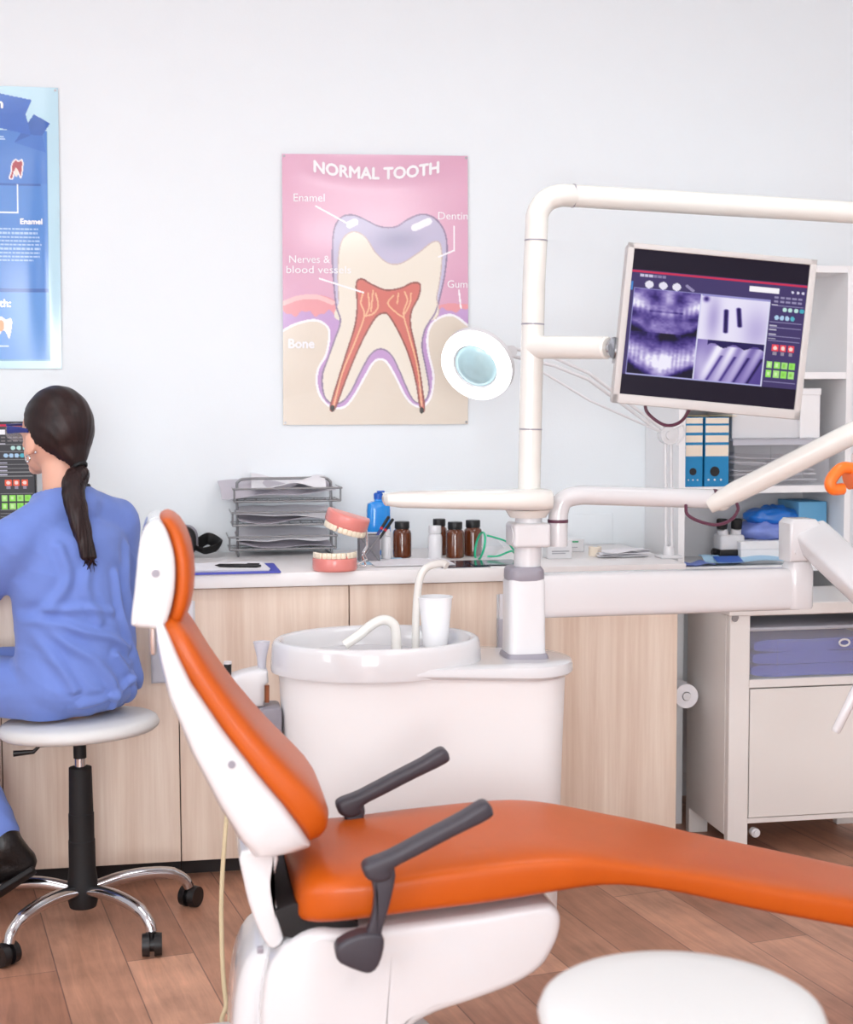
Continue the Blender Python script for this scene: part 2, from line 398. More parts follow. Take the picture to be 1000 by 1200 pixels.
bm = nb(); b2(bm, (XL-.1, YF, 0), (XL, WY0, ZC)); b2(bm, (XL-.1, WY1, 0), (XL, 0, ZC)); b2(bm, (XL-.1, WY0, 0), (XL, WY1, WZ0)); b2(bm, (XL-.1, WY0, WZ1), (XL, WY1, ZC)); st('wall_left', bm, M['wall'])
wn = bpy.data.objects.new('window_1', None); C.objects.link(wn); wn.location = (XL, (WY0+WY1)/2, WZ0); wn['kind'] = 'structure'
bm = nb()
for y in (WY0, (WY0+WY1)/2-.03, WY1-.06): b2(bm, (XL-.08, y, WZ0), (XL-.01, y+.06, WZ1))
for z in (WZ0, WZ1-.06): b2(bm, (XL-.08, WY0, z), (XL-.01, WY1, z+.06))
st('window_frame', bm, M['white'], wn)
wn = bpy.data.objects.new('fill_window', None); C.objects.link(wn); wn.location = ((FX0+FX1)/2, YF, FZ0); wn['kind'] = 'structure'
bm = nb()
for x in (FX0, (FX0+FX1)/2-.03, FX1-.06): b2(bm, (x, YF-.08, FZ0), (x+.06, YF-.01, FZ1))
for z in (FZ0, FZ1-.06): b2(bm, (FX0, YF-.08, z), (FX1, YF-.01, z+.06))
st('window_frame', bm, M['white'], wn)
for nm, a, b in (('baseboard_left', (XL, YF, 0), (XL+.015, 0, .08)), ('baseboard_right', (XR-.015, YF, 0), (XR, 0, .08)), ('baseboard_back', (XL, -.015, 0), (XR, 0, .08))):
    bm = nb(); b2(bm, a, b, .003); st(nm, bm, M['shelfw'])
bm = nb(); p = at(664, 603, y=-.02); q = at(720, 603, y=-.02); b2(bm, (p.x, -.006, .876), (q.x, 0, p.z), .002); st('trim_1', bm, M['wall'])
# ---- ceiling lamps: the room's lights
lx = [(-.9, -1.9), (1.3, -1.9), (-.9, -3.9), (1.3, -3.9), (-.9, -5.9), (1.3, -5.9)]
first = None
where = ['over the seated worker', 'over the treatment chair', 'before the camera on the left', 'before the camera on the right', 'near the window on the left', 'near the window on the right']
for (x, y), w in zip(lx, where):
    lab = 'square white ceiling light panel ' + w
    if first is None:
        t = thing('ceiling_light', lab, 'ceiling light', (x, y, ZC-.05), group='ceiling light panels'); first = t
        bm = nb(); w2 = .42
        for s in (-1, 1):
            box(bm, (x+s*w2, y, ZC-.025), (.04, .88, .05)); box(bm, (x, y+s*w2, ZC-.025), (.8, .04, .05))
        obj('frame', bm, M['white'], t)
        bm = nb(); box(bm, (x, y, ZC-.022), (.8, .8, .02)); obj('diffuser', bm, M['diffuser'], t)
    else: dup(first, (x, y, ZC-.05), label=lab)
a = bpy.data.lights.new('window_day_and_fill', 'AREA'); a.shape = 'RECTANGLE'; a.size = WY1-WY0-.1; a.size_y = WZ1-WZ0-.1; a.energy = 65; a.color = (.93, .96, 1)
ao = bpy.data.objects.new('window_day_and_fill', a); C.objects.link(ao); ao.location = (XL-.09, (WY0+WY1)/2, (WZ0+WZ1)/2); ao.rotation_euler = (math.radians(90), 0, math.radians(-90))
a = bpy.data.lights.new('window_day_and_fill', 'AREA'); a.shape = 'RECTANGLE'; a.size = FX1-FX0-.1; a.size_y = FZ1-FZ0-.1; a.energy = 150; a.color = (.95, .97, 1)  # area lamp added behind the front opening to fill from the front
ao = bpy.data.objects.new('window_day_and_fill', a); C.objects.link(ao); ao.location = ((FX0+FX1)/2, YF-.09, (FZ0+FZ1)/2); ao.rotation_euler = (math.radians(90), 0, 0)
w = bpy.data.worlds.new('world'); bpy.context.scene.world = w; w.use_nodes = True
w.node_tree.nodes['Background'].inputs['Color'].default_value = (.75, .85, 1, 1); w.node_tree.nodes['Background'].inputs['Strength'].default_value = .8
# ================================================================ COUNTER
CT, CF, CX1 = .876, -.60, 1.49                              # worktop height, cabinet face, right end
seams = [-1.45, -.958, -.473, .012, .497, .991, 1.485]
names = ['light wood cabinet at the far left end of the counter', 'light wood cabinet left of the seated worker', 'light wood cabinet straight behind the wheeled stool',
         'light wood cabinet behind the orange backrest, under the clipboard', 'light wood cabinet behind the spittoon basin, under the letter trays', 'light wood cabinet at the right end of the counter, beside the metal cart']
for i, nm in enumerate(names):
    x0, x1 = seams[i], seams[i+1]
    t = thing('base_cabinet', nm, 'cabinet', ((x0+x1)/2, -.3, 0), group='light wood cabinets under the worktop')
    bm = nb(); b2(bm, (x0+.001, CF+.02, .055), (x1-.001, -.03, CT-.041)); obj('body', bm, M['lam_dark'], t)
    bm = nb(); b2(bm, (x0+.0015, CF, .055), (x1-.0015, CF+.019, CT-.044), .001, 1); obj('door', bm, M['lam'], t)
    bm = nb(); b2(bm, (x0+.001, CF+.06, 0), (x1-.001, -.05, .054)); obj('plinth', bm, M['dark'], t)  # near-black plinth colour carries the shade under the cabinets
bm = nb(); b2(bm, (-1.46, CF-.025, CT-.04), (CX1+.01, -.002, CT), .003); tag(obj('worktop', bm, M['top']), 'long white worktop running over the light wood cabinets', 'worktop')
# paper pockets screwed to the cabinet fronts
for (u0, u1, v0, v1), nm in (((176, 230, 706, 798), 'white document pocket on the cabinet behind the orange headrest'), ((583, 637, 697, 775), 'white document pocket on the cabinet behind the unit column')):
    p, q = at(u0, v0, y=CF-.01), at(u1, v1, y=CF-.01)
    t = thing('document_pocket', nm, 'document holder', ((p.x+q.x)/2, CF, q.z), group='document pockets on the cabinets')
    bm = nb(); b2(bm, (p.x, CF-.004, q.z), (q.x, CF, p.z), .001, 1); obj('back_plate', bm, M['white'], t)
    bm = nb(); b2(bm, (p.x, CF-.022, q.z), (q.x, CF-.019, p.z-.07), .001, 1); b2(bm, (p.x, CF-.022, q.z), (q.x, CF-.002, q.z+.003)); b2(bm, (p.x, CF-.022, q.z), (p.x+.003, CF-.002, p.z-.07)); b2(bm, (q.x-.003, CF-.022, q.z), (q.x, CF-.002, p.z-.07)); obj('front_pocket', bm, M['frost'], t)
    bm = nb(); b2(bm, (p.x+.006, CF-.016, q.z+.004), (q.x-.006, CF-.006, p.z+.002)); obj('paper', bm, M['paper'], t)
# ================================================================ POSTERS
sheet_mat = attr_mat('glossy_poster_print', 0, .16, .55)
def poly_paint(col, A, B, poly, c, soft=None):
    col[inside(A, B, poly)] = c
def tooth_poster():
    TL, TR, BL, BR = at(330.5, 180.5, y=-.006), at(548, 183, y=-.006), at(332, 498, y=-.006), at(548.5, 497, y=-.006)
    W, H = (TR-TL).length, (TL-BL).length
    def wav(a, b):                                           # the sheet is pinned at its corners and bulges a little off the wall
        w_ = -.010*b+.072*b*b*(1-min(1, max(0, b)))**1.3*1.5; k = .35+.65*math.exp(-((a-.32)/.36)**2); return .004+max(-.003, w_*k)+.0012*math.sin(a*7+1.3)*math.sin(PI*b)+.006*math.exp(-(b/.07)**2)*math.sin(PI*a)
    def pos(a, b, off=0):
        p = TL.lerp(TR, a).lerp(BL.lerp(BR, a), b); return p+V((0, -wav(a, b)-off, 0))
    N2 = lambda pl: [((x-70)/727, (y-75)/1050) for x, y in pl]
    def col(A, B):
        c = np.zeros((len(A), 3)); c[:] = (216, 158, 186)
        g = np.exp(-(((A-.5)/.5)**2+((B-.3)/.3)**2))[:, None]; c += g*np.array((16, 30, 22))
        X, Y = A*727+70, B*1050+75
        P = lambda pl, cc, s=5: c.__setitem__(inside(X, Y, sm(pl, s) if s else pl), cc)
        gl = [(60, 660), (110, 632), (170, 618), (230, 622), (275, 645), (290, 690), (290, 800), (60, 800)]
        gr = [(630, 800), (640, 720), (660, 670), (700, 652), (750, 650), (810, 668), (810, 800)]
        P(gl, (232, 156, 162)); P(gr, (232, 156, 162))
        hl = smo([(70, 652), (130, 630), (200, 626), (262, 648)]); c[segdist(X, Y, hl) < 9] = (246, 196, 196)
        wob = 10*np.sin(X*.07)+5*np.sin(X*.17)
        pur = (Y > 700+wob) & ((X < 330) | (X > 600)) & (Y > 640); lowp = Y > 770
        c[pur | lowp] = (198, 160, 208)
        c[((X < 290) & (Y > 690+wob)) | ((X > 632) & (Y > 676+wob*.7))] = (198, 160, 208)
        bone = [(40, 775), (70, 757), (120, 731), (190, 716), (235, 735), (249, 772), (236, 850), (206, 905), (200, 960), (214, 1012), (250, 1052), (300, 1058), (340, 1020), (390, 932), (420, 882), (448, 868), (475, 882), (510, 940), (545, 1010), (580, 1048), (620, 1052), (650, 1010), (658, 930), (640, 850), (634, 785), (650, 732), (690, 702), (740, 697), (800, 738), (840, 760), (840, 1180), (40, 1180)]
        bs = smo(bone, 6)
        c[inside(X, Y, bs)] = (228, 216, 200)
        tooth = [(292, 720), (276, 660), (266, 560), (262, 470), (268, 370), (296, 318), (345, 308), (400, 330), (450, 352), (510, 352), (560, 322), (612, 303), (662, 316), (700, 362), (713, 425), (706, 520), (690, 600), (668, 680), (642, 722), (622, 760), (613, 820), (628, 900), (641, 975), (634, 1020), (608, 1040), (580, 1030), (552, 980), (522, 910), (490, 850), (450, 828), (410, 850), (370, 920), (330, 1000), (290, 1040), (248, 1036), (226, 1000), (222, 930), (245, 860), (270, 790)]
        ts = sm(tooth, 6); tin = inside(X, Y, ts)
        c[(segdist(X, Y, bs) < 4.5) & ~tin] = (250, 246, 250)
        c[tin] = (238, 229, 214)
        en = (Y < 715) & tin
        t = np.clip((Y-300)/420, 0, 1)[:, None]; c = np.where(en[:, None], np.array((194, 187, 212))*(1-t)+np.array((204, 199, 224))*t, c)
        den = [(296, 720), (286, 640), (283, 540), (288, 450), (306, 396), (345, 372), (390, 392), (430, 452), (478, 492), (530, 494), (600, 452), (650, 414), (680, 410), (692, 450), (688, 530), (672, 620), (645, 720)]
        ds = sm(den, 6); c[inside(X, Y, ds)] = (238, 229, 214)
        sh = np.exp(-(((X-520)/90)**2+((Y-400)/40)**2))[:, None]*en[:, None]; c -= sh*np.array((26, 22, 20))*(~inside(X, Y, ds))[:, None]
        for a0, a1 in (((585, 355), (640, 330)), ((330, 345), (350, 335))):
            c[segdist(X, Y, [a0, a1]) < 14] = (246, 244, 250)
        edge = segdist(X, Y, ts+[ts[0]]); c[(edge < 3.2)] = (150, 132, 160)
        c[(segdist(X, Y, ds[6:-6]) < 2.2)] = (206, 186, 180)
        pulp = [(355, 572), (378, 556), (412, 575), (470, 598), (530, 590), (575, 570), (605, 576), (600, 622), (571, 680), (568, 740), (588, 830), (606, 930), (623, 1060), (607, 1062), (590, 960), (560, 850), (520, 760), (482, 697), (460, 688), (430, 705), (390, 770), (352, 850), (312, 950), (270, 1062), (253, 1055), (283, 950), (320, 830), (348, 740), (358, 660)]
        ps = sm(pulp, 5); pin = inside(X, Y, ps); c[pin] = (214, 118, 106); c[segdist(X, Y, ps+[ps[0]]) < 3.4] = (150, 92, 84)
        for ln in ([(382, 605), (372, 650), (385, 700), (345, 810), (300, 920), (266, 1050)], [(400, 610), (405, 660), (390, 700)], [(430, 610), (440, 660), (420, 690), (388, 700)], [(545, 605), (555, 640), (540, 690), (560, 770), (595, 900), (612, 1050)], [(570, 610), (565, 650), (545, 690)], [(500, 620), (478, 650), (510, 685), (540, 705)], [(520, 610), (515, 650)], [(420, 600), (412, 680)]):
            c[segdist(X, Y, smo(ln, 5)) < 3] = (240, 188, 150)
        for x, y in ((261, 1060), (612, 1070)): c[np.hypot((X-x)/8, (Y-y)/13) < 1] = (52, 48, 44)
        for ln in ([(200, 275), (320, 340)], [(212, 555), (382, 608)], [(742, 350), (742, 442), (680, 468)], [(760, 597), (768, 668)]):
            c[segdist(X, Y, ln) < 3.2] = (252, 248, 250)
        return c
    t = thing('wall_poster', 'pink dental poster with a large cutaway tooth, pinned on the white wall', 'poster', V(((BL.x+BR.x)/2, 0, BL.z)))
    painted('sheet', 270, 390, pos, col, sheet_mat, t)
    def put(s, x, y, size, bold=0, arch=0, fit=None, shadow=True):
        fw = fit/727 if fit else None
        b = text_bm(s, size/1050*H, Matrix.Identity(4), heavy=bold, fit=fw*W if fw else None)
        for v in b.verts:
            a = (x-70)/727+v.co.x/W; rel = v.co.x/W
            bb = (y-75)/1050-v.co.y/H
            if arch: bb += arch/1050*(1-((rel/(fw)-.5)*2)**2)
            v.co = pos(a, bb, .002+v.co.z)
        obj('lettering', b, M['ink'], t)
    put('NORMAL TOOTH', 190, 142, 62, .0042, 26, 488)
    put('Enamel', 110, 257, 44, 0); put('Dentin', 678, 322, 42, 0, fit=118); put('Nerves &', 92, 494, 42, 0); put('blood vessels', 84, 534, 42, 0, fit=250); put('Gum', 712, 588, 42, 0); put('Bone', 86, 824, 50, .0032)
    for a, b in ((.01, .008), (.99, .008), (.01, .992), (.99, .992)):
        bm = nb(); p = pos(a, b); cyl(bm, p+V((0, -.004, 0)), p+V((0, .004, 0)), .004, .003, 10); obj('pin', bm, M['steel'], t)
tooth_poster()
def blue_poster():
    TR, BR = at(68, 103, y=-.006), at(72.5, 432, y=-.006); Wd = .56
    TL, BL = TR+V((-Wd, 0, 0)), BR+V((-Wd-.005, 0, 0)); H = (TL-BL).length; pw = 1.0/((TR-at(0, 103, y=-.006)).length/68)   # px per m
    def wav(a, b): return .008*math.sin(PI*b)*math.sin(PI*a*.9)+.006*math.exp(-((a-.93)/.06)**2)*math.sin(PI*b)
    def pos(a, b, off=0):
        p = TL.lerp(TR, a).lerp(BL.lerp(BR, a), b); return p+V((0, -wav(a, b)-off, 0))
    S = 1/.3                                                  # poster pixels: zoom scale .3, right edge at 232
    def col(A, B):
        X = 236-(1-A)*Wd*pw*S; Y = 45+B*1097
        c = np.zeros((len(A), 3)); c[:] = (188, 222, 236)
        pnl = (X < 189) & (Y > 215) & (Y < 1105); c[(X < 192) & (Y > 215) & (Y < 1113)] = (110, 160, 196)
        c[pnl] = (74, 132, 206); c[pnl & (Y < 420)] = (66, 122, 200); c[(X < 165) & (np.abs(Y-425) < 4)] = (48, 96, 172)
        c[pnl & (Y > 835)] = (84, 144, 214); c[pnl & (np.abs(Y-835) < 6)] = (40, 92, 170)
        P = lambda pl, cc: c.__setitem__(inside(X, Y, pl), cc)
        P([(62, 262), (140, 150), (203, 184), (172, 232), (186, 298), (110, 275)], (40, 92, 176))
        P([(62, 262), (130, 230), (172, 232), (186, 298)], (52, 110, 194))
        P([(-400, 80), (-100, 62), (0, 72), (132, 95), (108, 152), (128, 232), (0, 206), (-400, 210)], (44, 100, 190))
        c[segdist(X, Y, [(72, 425), (72, 533), (-100, 533)]) < 3] = (238, 244, 250)
        r = sm([(52, 345), (66, 328), (78, 334), (92, 328), (94, 352), (86, 398), (74, 372), (62, 372), (54, 402), (42, 398), (50, 372)], 4)
        P(r, (168, 44, 60)); c[segdist(X, Y, r+[r[0]]) < 2.5] = (240, 232, 232); P(sm([(62, 372), (68, 358), (76, 372), (72, 392), (64, 392)], 4), (232, 216, 208))
        r = sm([(-12, 950), (4, 938), (20, 950), (40, 945), (43, 972), (32, 1024), (20, 1002), (6, 992), (-10, 1010)], 4)
        P(r, (240, 232, 226)); P(sm([(-12, 960), (8, 955), (12, 985), (-4, 996)], 4), (232, 160, 110))
        for k in range(9):
            y = 597+k*15.2; m = (np.abs(Y-y) < 3.2) & (X < [152, 150, 155, 158, 163, 158, 156, 155, 130][k]) & (X > -260); m &= (np.sin(X*.9+k*2.1)+np.sin(X*.37+k)) > -1.0
            c[m] = (176, 204, 236)
        for y, x1 in ((240, 22), (250, 26)): c[(np.abs(Y-y) < 2.6) & (X < x1) & (X > -200)] = (170, 200, 236)
        c[(np.abs(Y-1055) < 3) & (X < 30) & (X > -30)] = (200, 220, 240)
        return c
    t = thing('wall_poster', 'blue dental poster with a ribbon banner, on the wall above the seated worker', 'poster', V(((BL.x+BR.x)/2, 0, BL.z)))
    painted('sheet', 290, 380, pos, col, attr_mat('satin_poster_print', 0, .22, .3, 1.5), t)
    def put(s, xr, y, size, bold):
        b = text_bm(s, size/1097*H, Matrix.Identity(4), 'RIGHT', bold)
        for v in b.verts:
            a = 1-(236-xr)/(Wd*pw*S)+v.co.x/Wd; v.co = pos(a, (y-45)/1097-v.co.y/H, .002+v.co.z)
        obj('lettering', b, M['ink'], t)
    put('Tooth', 20, 130, 52, .0036); put('Enamel', 168, 577, 30, .0022); put('tooth:', 40, 900, 42, .0026)
    for b in (.01, .99):
        bm = nb(); p = pos(.985, b); cyl(bm, p+V((0, -.004, 0)), p+V((0, .004, 0)), .004, .003, 10); obj('pin', bm, M['steel'], t)
blue_poster()
# ================================================================ SCREENS
screen_mat = attr_mat('lit_screen', 1.1, .25)
def gauss(X, Y, x, y, sx, sy): return np.exp(-((X-x)/sx)**2-((Y-y)/sy)**2)
_rn = np.random.RandomState(4).rand(64, 64)
def nzz(x, y):
    i, j = np.floor(x).astype(int), np.floor(y).astype(int); fx, fy = x-i, y-j; fx = fx*fx*(3-2*fx); fy = fy*fy*(3-2*fy); g = lambda a, b: _rn[a % 64, b % 64]
    return (g(i, j)*(1-fx)+g(i+1, j)*fx)*(1-fy)+(g(i, j+1)*(1-fx)+g(i+1, j+1)*fx)*fy
def tint(v): return np.concatenate([16+226*v**1.25, 6+232*v**1.4, 38+216*v**.75], 1)
def ui(purple):
    bg = np.array((66, 54, 104) if purple else (72, 70, 74)); dark = np.array((24, 10, 34) if purple else (52, 50, 54))
    def col(A, B):
        c = np.zeros((len(A), 3)); c[:] = bg
        if purple: c[(B < .14) | (B > .862)] = (20, 8, 30)
        c[(B > .142) & (B < .158)] = (206, 46, 84)
        R = lambda x0, x1, y0, y1, cc: c.__setitem__((A > x0) & (A < x1) & (B > y0) & (B < y1), cc)
        for k in range(6): R(.05+k*.025, .05+k*.025+.021, .168, .186, (206, 200, 226) if k < 3 else (140, 130, 170))
        for x, r in ((.105, 1), (.185, 1), (.262, 1)): c[np.hypot((A-x)/.024, (B-.235)/.026) < 1] = (232, 228, 244)
        c[segdist(A, B, [(.32, .222), (.355, .25)]) < .009] = (150, 140, 180)
        if purple: R(.0, .015, .22, .28, (70, 130, 200))
        c[(np.abs(B-.188-.012) < .019) & (A > .675) & (A < .845)] = (250, 246, 252)
        for x in (.92, .95, .98): c[np.hypot(A-x, (B-.198)*.85) < .008] = (220, 214, 236)
        # x-ray pictures
        R(.022, .80, .264, .858, (150, 146, 206))
        def pano(x0, x1, y0, y1, flip):
            m = (A > x0) & (A < x1) & (B > y0) & (B < y1); x = (A[m]-x0)/(x1-x0); y = (B[m]-y0)/(y1-y0)
            if flip:
                v = .35+.75*np.exp(-((y-.45-.35*(1-4*(x-.5)**2)*.6)/.26)**2)*(.88+.12*np.cos(2*PI*13*x+3*np.sin(9*x)))
                v += .5*gauss(x, y, .5, .85, .13, .4); v -= .75*gauss(x, y, .55, .06, .13, .12)
                v -= 1.2*np.clip((y-.62)*2.2-(.5-np.abs(x-.5))*1.9, 0, 1)*1.2+.5*np.clip(.12-y, 0, 1)*4*(np.abs(x-.5) > .25)
            else:
                v = .45+.18*np.sin(y*9)+.55*np.exp(-((y-.52+.18*(2*x-1)**2)/.13)**2)*(.84+.16*np.cos(2*PI*11*x+3*np.sin(7*x)))
                v += .4*gauss(x, y, .5, .1, .1, .3)-.35*gauss(x, y, .3, .2, .14, .12)-.35*gauss(x, y, .72, .2, .14, .12)-.3*np.exp(-((y-.5)/.02)**2)*(np.abs(x-.5) < .25)
                v += .35*gauss(x, y, .1, .25, .14, .18)+.35*gauss(x, y, .9, .25, .14, .18)-1.0*np.clip((y-.78)*4-(.42-np.abs(x-.5))*4, 0, 1)
            v = v*.86+.24*(nzz(x*9+y0*7, y*8)-.5)+.14*(nzz(x*26, y*24+3)-.5); v = np.clip(v, 0, 1)[:, None]; c[m] = tint(v)
        pano(.026, .41, .268, .56, False); pano(.026, .41, .56, .85, True)
        m = (A > .41) & (A < .795) & (B > .275) & (B < .575); x = (A[m]-.41)/.385; y = (B[m]-.275)/.3
        v = .97-.2*gauss(x, y, .2, .5, .1, .5)-.16*gauss(x, y, .85, .7, .2, .5)
        for p in ([(.38, .3), (.40, .78)], [(.56, .24), (.60, .62)]): v = v-.85*np.exp(-(segdist(x, y, p)/.035)**4)
        v = v-.8*gauss(x, y, .07, .07, .04, .06); v = np.clip(v, 0, 1)[:, None]; c[m] = tint(v)
        m = (A > .41) & (A < .795) & (B > .575) & (B < .852); x = (A[m]-.41)/.385; y = (B[m]-.575)/.277
        v = .5+.12*np.sin(x*5)
        for k in range(4):
            cx = .3+.2*k; v += .42*np.exp(-((x-cx-.0+.25*(y-.3))/.075)**2)*np.clip(1.2-y*.75, 0, 1)*(y > .12)
            v -= .42*np.exp(-((x-cx-.1+.3*(y-.3))/.022)**2)*(y > .35)
        v = np.where((y < .12+.05*np.sin(x*20)) & (x > .15), .12, v); v += .25*gauss(x, y, .05, .6, .15, .5); v = np.clip(v, 0, 1)[:, None]
        c[m] = tint(v)
        R(.405, .413, .268, .855, (214, 212, 240)); R(.022, .80, .852, .86, (176, 174, 226)); R(.793, .80, .275, .86, (220, 218, 244))
        # tool panel on the right
        ln = (150, 142, 186) if purple else (150, 148, 150)
        for y in (.235, .262):
            for k in range(5): R(.82+k*.034, .82+k*.034+.024, y, y+.012, (150, 142, 180) if purple else (130, 122, 124))
        R(.81, .99, .295, .298, ln); R(.81, .845, .288, .294, (210, 205, 220))
        R(.81, .99, .348, .351, ln); R(.81, .99, .41, .413, ln)
        for k in range(4): c[np.hypot((A-(.885+k*.033))/.0125, (B-.322)/.0155) < 1] = (190, 226, 222) if k < 3 else (70, 170, 190)
        for k in range(4): c[np.hypot((A-(.845+k*.03))/.0125, (B-.38)/.0165) < 1] = (176, 206, 236) if k < 3 else (90, 180, 200)
        for y in (.445, .475, .505, .535): R(.81, .99, y, y+.004, ln); R(.81, .85, y-.014, y-.006, (190, 186, 206))
        for k in range(3):
            x = .855+k*.045; R(x-.018, x+.018, .565, .61, (238, 70, 84) if purple else (240, 96, 70)); c[np.hypot((A-x)/.011, (B-.588)/.014) < 1] = (252, 220, 214); R(x-.010, x+.010, .612, .635, (150, 140, 160))
        R(.81, .99, .668, .671, ln)
        for j in range(2):
            for k in range(4):
                x, y = .832+k*.043, .705+j*.062; R(x-.017, x+.017, y-.024, y+.024, (150, 226, 96) if (k+j) % 2 else (170, 226, 130)); R(x-.008, x+.008, y-.012, y+.012, (206, 242, 170) if k < 2 else (140, 210, 84))
        for y in (.795, .82, .845): R(.81, .99, y, y+.004, ln)
        return c
    return col
# --- treatment monitor on the unit's arm
CHY = -1.15
mc = at(837, 388.5, d=3.42)
ro = math.radians(5.5)
mR = rgt*math.cos(ro)-Z_*math.sin(ro); tilt = math.radians(2.0); mN = (-(V((fwd.x, fwd.y, 0)).normalized())*math.cos(tilt)-Z_*math.sin(tilt)*0).normalized()
mU = mN.cross(mR).normalized()
s = 3.42/FPX; MW, MH = 221.5*s, 187*s
def ml(a, b, n): return mc+mR*(a*MW/2)+mU*(b*MH/2)+mN*n
t = thing('wall_monitor', 'silver framed treatment monitor showing x-rays, on the unit arm', 'monitor', ml(0, -1, 0)); t.name = 'treatment_monitor'
bm = nb(); prism(bm, rrect(MW/2, MH/2, .008, 4), mc, mR, mU, mN, -.045, 0, .004); 
prism(bm, rrect(MW*.3, MH*.3, .02, 4), mc, mR, mU, mN, -.07, -.04, .006); obj('casing', bm, M['bezel'], t)
bm = nb(); th = .016
for a0, a1, b0, b1 in ((-1, 1, .93, 1), (-1, 1, -1, -.88), (-1, -.93, -1, 1), (.93, 1, -1, 1)):
    pts = [(a0*MW/2, b0*MH/2), (a1*MW/2, b0*MH/2), (a1*MW/2, b1*MH/2), (a0*MW/2, b1*MH/2)]
    prism(bm, pts, mc, mR, mU, mN, 0, .008, .002, 2)
obj('bezel', bm, M['bezel'], t)
pl = lambda a, b: mc+mR*((a*2-1)*MW/2*.93)+mU*(((1-b)*1.81-.88)*MH/2)+mN*.003
painted('screen', 260, 220, pl, ui(True), screen_mat, t)
bm = nb(); tube(bm, catm([ml(-.62, -.9, -.05), ml(-.58, -1.08, -.05), ml(-.38, -1.22, -.05), ml(-.2, -1.15, -.055), ml(-.1, -.9, -.05)], 8), .004, 8); obj('cable', bm, M['cablep'], t)
bm = nb(); p = ml(-1, -.34, -.03); cyl(bm, p-mR*.004, p-mR*-.004, .020, .020, 20); box(bm, p+mR*.002, (.012, .03, .06)); obj('bracket', bm, M['steel'], t)
mon_arm_end = ml(-1, -.31, -.03)
# --- desk monitor in front of the worker
p0, p1 = at(40.5, 494, y=-.30), at(40.5, 612, y=-.30)
dz0, dz1 = p1.z, p0.z; dw = (dz1-dz0)*1.76; 
t = thing('desk_monitor', 'dark computer monitor on the worktop in front of the seated worker', 'monitor', (p0.x-dw/2, -.28, CT))
bm = nb(); b2(bm, (p0.x-dw, -.30, dz0), (p0.x, -.262, dz1), .004); b2(bm, (p0.x-dw+.08, -.265, dz0+.05), (p0.x-.08, -.235, dz1-.05), .01); obj('casing', bm, M['black'], t)
painted('screen', 260, 220, lambda a, b: V((p0.x-.004-dw*.985*(1-a), -.3015, dz1-.003-(dz1-dz0-.012)*b*1.0)), (lambda f: (lambda A, B: f(A, .13+B*.74)))(ui(False)), screen_mat, t)
bm = nb(); cx = p0.x-dw/2; b2(bm, (cx-.03, -.25, CT+.01), (cx+.03, -.225, dz0+.1), .004); obj('stand', bm, M['black'], t)
bm = nb(); b2(bm, (cx-.12, -.34, CT), (cx+.12, -.16, CT+.012), .004); obj('base', bm, M['black'], t)
# ================================================================ THINGS ON THE WORKTOP
def sheet(name, w, d, z, rz, amp, seed, mat, label, cat, group=None, lift=0, tilt=0):
    """a slightly curled sheet"""
    bm = nb(); n = 12; rings = []
    for s in (0, 1):
        g = []
        for j in range(n+1):
            for i in range(n+1):
                a, b = i/n-.5, j/n-.5
                h = amp*(noise.noise(V((a*2.2+seed, b*2.2, seed)))+.5)+lift*max(0, abs(a)*2-.5)**2+tilt*(b+.5)
                g.append(V((a*w, b*d, max(0, h)+s*.0012)))
        rings.append([bm.verts.new(p) for p in g])
    for s in (0, 1):
        for j in range(n):
            for i in range(n):
                k = j*(n+1)+i; q = (k, k+1, k+n+2, k+n+1); bm.faces.new([rings[s][x] for x in q])
    e = [j for j in range(n)]+[n+(n+1)*j for j in range(n)]+[(n+1)*(n+1)-1-j for j in range(n)]+[(n+1)*(n-j) for j in range(n)]
    for i in range(len(e)):
        a, b = e[i], e[(i+1) % len(e)]; bm.faces.new((rings[0][a], rings[0][b], rings[1][b], rings[1][a]))
    o = obj(name, bm, mat, None, True); o.location = z; o.rotation_euler = (0, 0, rz); return tag(o, label, cat, group)
# --- letter tray
o = at(333, 651, z=CT); ty0 = o.y-.02; tx0, tx1 = at(271, 651, y=ty0+.05).x, at(394, 651, y=ty0+.05).x
t = thing('letter_tray', 'grey wire letter tray with three tiers of loose papers', 'letter tray', ((tx0+tx1)/2, ty0+.13, CT))
bm = nb(); top = at(330, 560, y=ty0+.12).z; lx0, lx1 = tx0+.022, tx1-.012
for y in (ty0+.08, ty0+.20):
    tube(bm, catm([(lx0, y, CT+.006), (lx0, y, top-.035), (lx0+.004, y, top-.01), (lx0+.03, y, top), ((lx0+lx1)/2, y, top), (lx1-.03, y, top), (lx1-.004, y, top-.01), (lx1, y, top-.035), (lx1, y, CT+.006)], 5), .0045, 10)
obj('frame', bm, M['wire'], t)
tz = [CT+.022, CT+.098, CT+.172]
for k, z in enumerate(tz):
    bm = nb(); dx = [-.006, .004, .01][k]; a, b = tx0+dx, tx1+dx; y0, y1 = ty0, ty0+.25
    for zz, g in ((z, 0), (z+.04, .004)):
        tube(bm, [(a-g, y0-g, zz), (b+g, y0-g, zz*1.0), (b+g, y1+g, zz), (a-g, y1+g, zz)], .0032, 8, closed=True)
    for x, y in ((a, y0), (b, y0), (b, y1), (a, y1)): cyl(bm, (x, y, z), (x, y, z+.04), .003, n=8)
    for i in range(1, 9): x = a+(b-a)*i/9; cyl(bm, (x, y0, z), (x, y1, z), .0011, n=6)
    for i in range(1, 3): y = y0+(y1-y0)*i/3; cyl(bm, (a, y, z-.001), (b, y, z-.001), .0014, n=6)
    obj('tray', bm, M['wire'], t)
